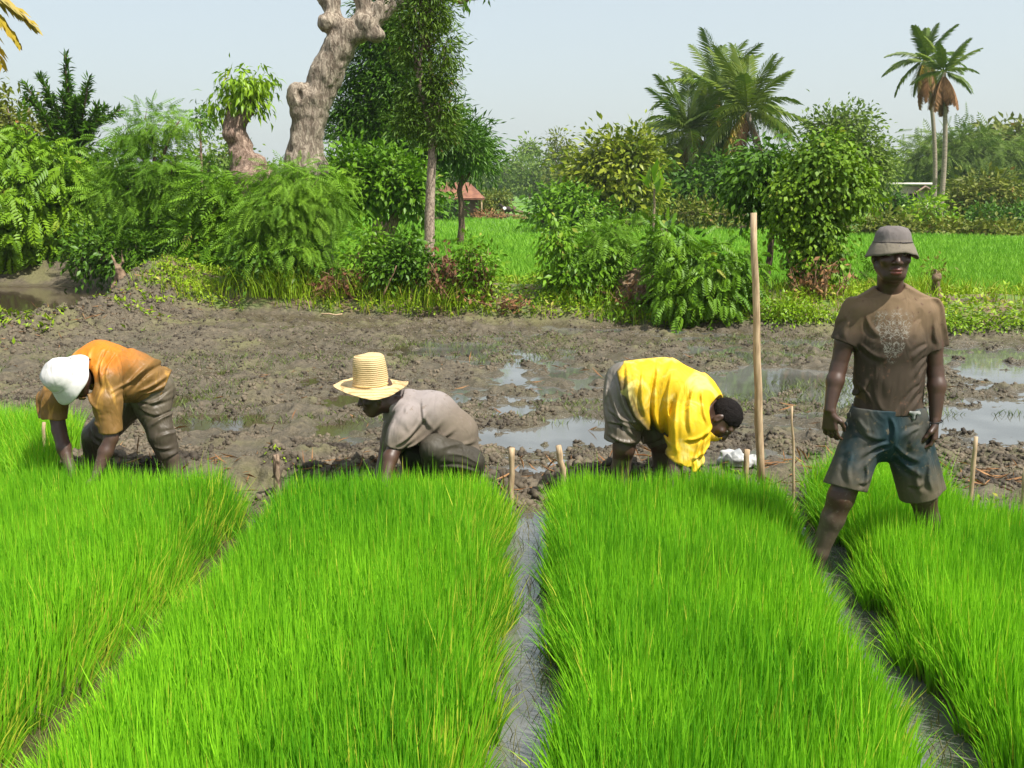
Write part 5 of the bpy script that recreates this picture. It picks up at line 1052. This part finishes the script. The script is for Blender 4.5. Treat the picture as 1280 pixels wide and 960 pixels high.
G.build('trousers', TROUS, orange, B)
HATW = clothmat('white_hat_cloth', ((.50, .49, .47), (.60, .59, .57)), (0, 0, 1), 0, 1, 9, .1, None, .9)
Uo, Fo, So = ortho(U, Fd)
lathe('hat', [(.0, .130), (.04, .128), (.075, .112), (.095, .080), (.103, .045), (.105, .030), (.110, .022), (.132, -.004), (.146, -.026), (.149, -.034)], hc + Uo * .018, Uo, Fo, HATW, orange, B,
      lambda r_, th: .005 * np.sin(2 * th + 1.2) * sst(.10, .15, np.array([r_]))[0] + .004 * np.sin(5 * th) * sst(.11, .15, np.array([r_]))[0], crumple=.016, cs=8)

mb = MB(); a = np.linspace(0, 2 * np.pi, 49); mb.tube(hc + Uo * .050 + np.outer(.1045 * .9 * np.cos(a), So) + np.outer(.1045 * np.sin(a), Fo) - B, .003, 5, False); mb.build('hat_seam_shade', plain('white_seam_shade', (.40, .39, .37), (.48, .47, .45)), [o for o in orange.children if o.name.startswith('hat')][0])  # darker ring added round the crown base to draw the shade of the crease
# grey man ------------------------------------------------------------------
Q = P_(5.85); B = np.array([Q(540, 550)[0], 5.9, 0.])
grey = empty('person', B, 'man squatting in a grey t shirt under a tall crowned straw hat, facing left', 'person')
hc = Q(470, 493, -.10); U, Fd = np.array([-.22, -.05, 1]), np.array([-1, -.18, -.30])
G = SDF((Q(420, 500)[0], 5.3, -.08), (Q(635, 500)[0], 6.35, 1.0), .0055)
head(G, hc, U, Fd, Q(506, 508, -.04), .055)
G.chain([Q(512, 514, 0), Q(540, 524, 0), Q(566, 548, .02), Q(574, 570, .04)], [.10, .13, .125, .10], k=.03)
G.cap(Q(515, 520), Q(505, 528, -.18), .09, .06, k=.03); G.cap(Q(515, 520), Q(498, 525, .16), .09, .06, k=.03)
G.chain([Q(504, 530, -.20), Q(493, 560, -.24), Q(488, 572, -.28), Q(480, 608, -.38)], [.052, .042, .044, .027], k=.015); G.chain([Q(498, 525, .16), Q(482, 565, .08), Q(470, 608, -.10)], [.052, .040, .027], k=.015)
hand(G, Q(480, 608, -.38), (-.1, -.3, -1), (-.2, .9, 0), (-1, 0, 0), .7); hand(G, Q(470, 608, -.10), (-.1, -.2, -1), (-.2, .9, 0), (-1, 0, 0), .7)
G.chain([Q(584, 580, -.04), Q(541, 562, -.19), Q(548, 600, -.12), Q(556, 632, 0)], [.10, .062, .055, .038], k=.02); G.chain([Q(580, 580, .14), Q(514, 566, .10), Q(520, 600, .12), Q(530, 634, .14)], [.10, .062, .055, .038], k=.02)
foot(G, Q(556, 636, 0), (-1, -.2, 0)); foot(G, Q(530, 636, .14), (-1, -.2, 0))
BODY = G; G.build('body', [SKIN, SKINMUD], grey, B, mi=lambda P: (P[:, 2] < .30).astype(int)); eyes(grey, B, hc, U, Fd)
SH_GREY = clothmat('grey_shirt', ((.15, .12, .09), (.27, .235, .225)), (-.35, 0, 1), .50, .74, 6, .12, (.17, .135, .11), .85)
G = SDF((Q(450, 500)[0], 5.4, .2), (Q(635, 500)[0], 6.35, 1.0), .0055)
G.chain([Q(511, 511, 0), Q(538, 522, 0), Q(566, 546, .02), Q(576, 568, .03)], [.125, .165, .160, .130], k=.03)
G.cap(Q(506, 522, 0), Q(492, 552, .02), .12, .085, k=.05)
G.chain([Q(508, 524, -.14), Q(499, 542, -.21), Q(488, 566, -.24)], [.095, .078, .066], k=.04); G.cut(Q(491, 556, -.23), (-.25, 0, -1), .10)
G.cap(Q(530, 535, -.05), Q(512, 548, -.16), .10, .06, k=.04)
G.rough(.010, 5, 42); G.rough(.006, 6, 45, ridge=True, mat=rot_to((1, 0, .5), .25, 1.), oct=1); G.folds(Q, [(496, 545, 540, 500), (506, 552, 556, 516), (520, 548, 574, 526), (540, 538, 598, 548), (504, 505, 492, 545, .8), (560, 545, 600, 562), (548, 540, 590, 575, .8), (512, 500, 520, 530, .7), (486, 520, 482, 550), (530, 495, 545, 530, .7)], amp=.012, w=.012); G.wrap(BODY, .008, .03); G.cut(Q(491, 557, -.23), (-.25, 0, -1), .10)
G.cap(Q(494, 548, -.23), Q(488, 570, -.24), .040, k=.004, sub=True); G.cut(hc - unit(U) * .085 + [.02, 0, 0], (-.5, 0, 1), .11); G.ell(hc + [.0, 0, -.05], (.09, .09, .10), k=.01, sub=True)
G.build('shirt', SH_GREY, grey, B)
G = SDF((Q(480, 500)[0], 5.5, .05), (Q(635, 500)[0], 6.35, .85), .0055)
G.chain([Q(583, 578, -.08), Q(543, 560, -.20)], [.105, .094], k=.02); G.chain([Q(576, 578, .13), Q(514, 568, .10), Q(518, 590, .11)], [.115, .075, .07], k=.03); G.cap(Q(576, 570, .05), Q(582, 590, .05), .12, .11, k=.03)
G.cap(Q(543, 560, -.20), Q(545, 588, -.16), .092, .080, k=.02)
G.rough(.010, 6, 52); G.rough(.008, 7, 55, ridge=True, mat=rot_to((1, .1, -.9), .22, 1.), oct=1); G.folds(Q, [(602, 556, 552, 545), (600, 572, 560, 552, 1.2), (602, 584, 548, 570, .7), (592, 550, 560, 541, .6), (530, 555, 545, 590, .8)], amp=.009, w=.010); G.wrap(BODY, .01, .03)
G.build('shorts', clothmat('muddy_shorts', ((.030, .026, .018), (.062, .053, .038)), (0, 0, 1), .2, .6, 7, .2, None, .6, bumps=1.4), grey, B)
# straw hat
m, t, out = newmat('woven_straw'); n = N(t); tc = n.n('ShaderNodeTexCoord').outputs['Object']
w1 = n.n('ShaderNodeTexWave', {'Vector': tc, 'Scale': 27., 'Distortion': 2.2, 'Detail': 2.}, bands_direction='Z').outputs['Fac']; fine = n.noise(160, 3, n.n('ShaderNodeMapping', {'Vector': tc, 'Scale': (1, 1, .3)}).outputs[0])
c = n.mix(n.ramp(w1, .05, .35), (.34, .23, .09), (.58, .43, .22)); c = n.mix(n.math('MULTIPLY', n.ramp(fine, .4, .65), .4), c, (.50, .36, .17)); h = n.math('ADD', w1, n.math('MULTIPLY', fine, .6))
p = n.n('ShaderNodeBsdfPrincipled', {'Base Color': c, 'Roughness': .65, 'Normal': n.bump(h, .6, .004)}); t.links.new(p.outputs[0], out.inputs[0]); STRAW = m
Uo, Fo, So = ortho((-.04, -.10, 1), (-1, 0, 0)); bc = Q(464, 481, -.10)
pr = [(.0, .182), (.05, .181), (.082, .176), (.092, .168), (.097, .12), (.102, .07), (.106, .02), (.110, .006), (.125, .0), (.150, -.004), (.18, -.004), (.205, .0), (.218, .004), (.222, .006)]
lathe('hat', pr, bc, Uo, Fo, STRAW, grey, B, lambda r_, th: sst(.12, .22, np.array([r_]))[0] * (-.020 * np.cos(th) ** 2 + .012 * np.sin(th) + .012 * np.sin(3 * th + .6)), squash=.92, crumple=.010, cs=10, seg=96)
mb = MB(); a = np.linspace(0, 2 * np.pi, 49); mb.tube(bc + Uo * .014 + np.outer(.106 * .92 * np.cos(a), So) + np.outer(.107 * np.sin(a), Fo) - B, .005, 6, False); mb.build('hat_band', plain('straw_cord', (.5, .33, .12), (.65, .46, .2)), grey)

# yellow man ----------------------------------------------------------------
Q = P_(5.8); B = np.array([Q(800, 550)[0], 5.85, 0.])
yel = empty('person', B, 'bare headed man bending over in a bright yellow shirt and muddy shorts, facing right', 'person')
hc = Q(902, 524, -.16); U, Fd = np.array([.86, -.12, .42]), np.array([.40, -.36, -.84])
G = SDF((Q(725, 500)[0], 5.2, -.08), (Q(960, 500)[0], 6.4, 1.15), .0052)
head(G, hc, U, Fd, Q(878, 502, -.06), .056)
G.chain([Q(788, 482, .02), Q(830, 484, 0), Q(864, 496, -.03), Q(878, 504, -.05)], [.115, .13, .115, .09], k=.03)
G.cap(Q(868, 495), Q(868, 514, -.20), .09, .06, k=.03); G.cap(Q(868, 495), Q(880, 512, .14), .09, .06, k=.03)
G.chain([Q(868, 514, -.20), Q(856, 548, -.24), Q(845, 578, -.28), Q(842, 590, -.30), Q(836, 622, -.36)], [.055, .050, .042, .043, .028], k=.015)
G.chain([Q(882, 512, .14), Q(872, 545, .06), Q(862, 574, -.02), Q(870, 582, -.08), Q(881, 592, -.14)], [.052, .047, .038, .036, .026], k=.015)
hand(G, Q(836, 622, -.36), (.1, -.2, -1), (-.3, .9, 0), (1, -.2, 0), .7); hand(G, Q(881, 592, -.14), (.45, -.3, -.8), (-.6, .5, -.6), (.3, -.9, -.1), .55)
G.chain([Q(784, 495, -.06), Q(780, 560, -.10), Q(776, 585, -.04), Q(772, 640, .0)], [.10, .064, .054, .036], k=.02); G.chain([Q(798, 500, .12), Q(826, 556, .08), Q(828, 590, .14), Q(826, 640, .18)], [.10, .062, .052, .036], k=.02)
foot(G, Q(772, 645, 0), (1, -.3, 0)); foot(G, Q(826, 645, .18), (1, -.2, 0))
Uo, Fo, So = ortho(U, Fd); mouth = hc + Fo * .095 - Uo * .078
def mi2(P):
    q = P - mouth; lip = ((q @ So) / .030) ** 2 + ((q @ Fo) / .02) ** 2 + ((q @ Uo) / .0155) ** 2 < 1
    return np.where(lip, 2, np.where(P[:, 2] < .34, 1, 0))
BODY = G; G.build('body', [SKIN, SKINMUD, LIP], yel, B, mi=mi2, relax=0); eyes(yel, B, hc, U, Fd)
G = SDF(hc - .2, hc + .2, .0045); kw = dict(X=So, Y=Fo, Z=Uo); G.ell(hc - Fo * .014 + Uo * .040, (.081, .101, .090), k=0, **kw)
G.cut(hc + Fo * .062 + Uo * .03, unit(Fo * 1. - Uo * .6), .3); G.cut(hc - Uo * .055 - Fo * .05, unit(-Uo * 1. + Fo * .35), .3); G.cut(hc + Fo * .03 - Uo * .01, unit(Fo - Uo * .9), .3); G.rough(.003, 60, 3); G.build('hair', HAIR, yel, B)
def yext(n, tc, c):
    f = n.ramp(n.noise(6.5, 4, n.n('ShaderNodeMapping', {'Vector': tc, 'Location': (.3, .2, .1)}).outputs[0], .5, 1.2), .52, .70); c = n.mix(n.math('MULTIPLY', f, .55), c, (.78, .68, .24)); return c
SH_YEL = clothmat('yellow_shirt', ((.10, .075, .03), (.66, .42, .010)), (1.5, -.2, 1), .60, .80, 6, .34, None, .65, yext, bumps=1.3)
G = SDF((Q(745, 500)[0], 5.3, .3), (Q(915, 500)[0], 6.3, 1.15), .0052)
G.chain([Q(778, 482, .02), Q(828, 482, 0), Q(866, 496, -.03), Q(884, 505, -.06)], [.150, .172, .155, .105], k=.03, clipa=True)
G.cap(Q(800, 500, 0), Q(840, 512, -.02), .14, .14, k=.06, clipa=True); G.cap(Q(790, 485, -.08), Q(798, 522, -.12), .13, .085, k=.05)
G.chain([Q(868, 508, -.14), Q(863, 535, -.22), Q(852, 588, -.27)], [.115, .118, .112], k=.05, flat=(0, 1, 0), s_=1.25); G.cut(Q(850, 578, -.26), (-.52, 0, -1), .13)
G.chain([Q(880, 510, .12), Q(874, 535, .08)], [.08, .075], k=.04)
G.wrap(BODY, .01, .03); G.cut(Q(772, 490, .02), (-1, 0, -.12), .3); G.cut(Q(850, 579, -.26), (-.52, 0, -1), .13); G.rough(.010, 5, 62); G.folds(Q, [(846, 476, 838, 560), (862, 474, 852, 530), (800, 456, 806, 520), (820, 452, 824, 540), (836, 458, 834, 530), (842, 534, 886, 516), (850, 556, 884, 536), (846, 572, 872, 556), (782, 452, 790, 510), (778, 478, 806, 530), (870, 480, 876, 520), (810, 500, 836, 548), (866, 530, 858, 585, .9), (876, 520, 870, 575, .9), (792, 510, 830, 545)], amp=.013, w=.012); G.rough(.006, 5.5, 65, ridge=True, mat=rot_to((-.35, 0, 1), .25, 1.), oct=1); G.rough(.003, 12, 66, ridge=True, mat=rot_to((-.35, 0, 1), .25, 1.), oct=1); G.wrap(BODY, .008, .03); G.cut(Q(772, 490, .02), (-1, 0, -.12), .3); G.cut(Q(850, 579, -.26), (-.52, 0, -1), .13)
G.cap(Q(854, 582, -.26), Q(848, 604, -.27), .075, .075, k=.004, sub=True, flat=(0, 1, 0), s_=1.25); G.cap(hc + Uo * .0 - Fo * .01, hc + Uo * .09 - Fo * .01, .118, .125, k=.006, sub=True); G.cut(Q(772, 490, .02), (-1, 0, -.12), .3)
G.build('shirt', SH_YEL, yel, B)
G = SDF((Q(735, 500)[0], 5.45, .35), (Q(850, 500)[0], 6.35, 1.12), .0052)
G.cap(Q(782, 478, .02), Q(784, 495, .02), .128, .138, k=.03); G.cap(Q(784, 495, -.06), Q(777, 552, -.08), .128, .112, k=.03, clip=True); G.cap(Q(798, 500, .12), Q(822, 548, .08), .12, .10, k=.03, clip=True)
G.wrap(BODY, .01, .02); G.cut(Q(777, 553, -.08), (0, 0, -1), .14); G.rough(.010, 6, 72); G.rough(.006, 7.5, 75, ridge=True, mat=rot_to((.9, 0, -.8), .22, 1.), oct=1); G.folds(Q, [(768, 466, 800, 530), (760, 482, 796, 542), (758, 505, 798, 520), (757, 520, 798, 532), (756, 534, 796, 543), (776, 470, 802, 512), (760, 470, 758, 530)], amp=.013, w=.011); G.wrap(BODY, .008, .02); G.cut(Q(777, 553, -.08), (0, 0, -1), .14); G.cap(Q(778, 535, -.08), Q(777, 562, -.08), .09, k=.004, sub=True)
G.build('shorts', clothmat('wet_shorts', ((.105, .085, .06), (.17, .15, .125)), (-.3, 0, 1), .45, .85, 6, .2, None, .38, bumps=1.6), yel, B)

# ------------------------------------------------------------------ light, sky, air
SUN_EL, SUN_AZ = 57, 128      # azimuth clockwise from +Y (north): from the right and behind the camera
sd = bpy.data.lights.new('sun', 'SUN'); sd.energy = 5.0; sd.angle = R(.5); sd.color = (1, .955, .88)
so = bpy.data.objects.new('sun', sd); COL.objects.link(so)
dirv = Vector((math.sin(R(SUN_AZ)) * math.cos(R(SUN_EL)), math.cos(R(SUN_AZ)) * math.cos(R(SUN_EL)), math.sin(R(SUN_EL))))
so.rotation_euler = dirv.to_track_quat('Z', 'Y').to_euler(); so.location = (10, -10, 20)
wd = bpy.data.worlds.new("World"); scene.world = wd; wd.use_nodes = True; t = wd.node_tree; t.nodes.clear(); n = N(t)
sky = n.n('ShaderNodeTexSky', None, sky_type='NISHITA'); sky.sun_disc = False; sky.sun_elevation = R(SUN_EL); sky.sun_rotation = R(SUN_AZ); sky.air_density = 1.0; sky.dust_density = 3.5; sky.ozone_density = 1.5; sky.altitude = 0
bg = n.n('ShaderNodeBackground', {'Color': sky.outputs[0], 'Strength': .055}); bg2 = n.n('ShaderNodeBackground', {'Color': (.312, .340, .332), 'Strength': 1.})   # Nishita sky + even high haze
ad = n.n('ShaderNodeAddShader', {0: bg.outputs[0], 1: bg2.outputs[0]}); o_ = n.n('ShaderNodeOutputWorld'); t.links.new(ad.outputs[0], o_.inputs[0])
# the humid air, one even box round everything
m, t, out = newmat('haze_air'); n = N(t); v = n.n('ShaderNodeVolumePrincipled', {'Color': (.86, .93, .97), 'Density': .00035, 'Anisotropy': .2}); t.links.new(v.outputs[0], out.inputs[1])
v = np.array([[x, y, z] for x in (-1700, 1700) for y in (-700, 1700) for z in (-2., 60)], float)
tag(build('haze', v, np.array([(0, 1, 3, 2), (4, 6, 7, 5), (0, 4, 5, 1), (2, 3, 7, 6), (0, 2, 6, 4), (1, 5, 7, 3)]), m), 'thin pale humid haze over the whole plain', 'haze', kind='stuff')

vs = scene.view_settings; scene.display_settings.display_device = 'sRGB'; vs.view_transform = 'Standard'; vs.look = 'None'; vs.exposure = 0.62; vs.gamma = 1; vs.use_curve_mapping = False
GR = {'distant_tree': 'distant trees beyond the fields', 'leafy_bush': 'leafy bushes round the paddy', 'leafy_shrub': 'low shrubs on the earth bund', 'feathery_tree': 'feathery leaved trees', 'feathery_bush': 'feathery leaved bushes', 'broadleaf_tree': 'broad leaved growth at the left', 'tall_tree': 'tall olive green trees', 'hedge_clump': 'hedge clumps along the paddy edge', 'grass_tuft': 'grass tufts on the bund', 'dead_branches': 'heaps of dead branches on the bund', 'palm_tree': 'coconut palms', 'peg': 'pegs marking the seedbed ends', 'person': 'farm workers in the field', 'rice_seedlings': 'rice seedling beds', 'brush_clump': 'brush heaps at the far paddy edge'}
for o in list(scene.objects):
    if o.parent is None and o.get('label') and o.name.split('.')[0] in GR: o['group'] = GR[o.name.split('.')[0]]
scene.render.engine = 'CYCLES'; cy = scene.cycles; cy.max_bounces = 6; cy.diffuse_bounces = 3; cy.glossy_bounces = 3; cy.transmission_bounces = 4; cy.caustics_reflective = False; cy.caustics_refractive = False; cy.use_denoising = True
cy.use_adaptive_sampling = True; cy.adaptive_threshold = .01
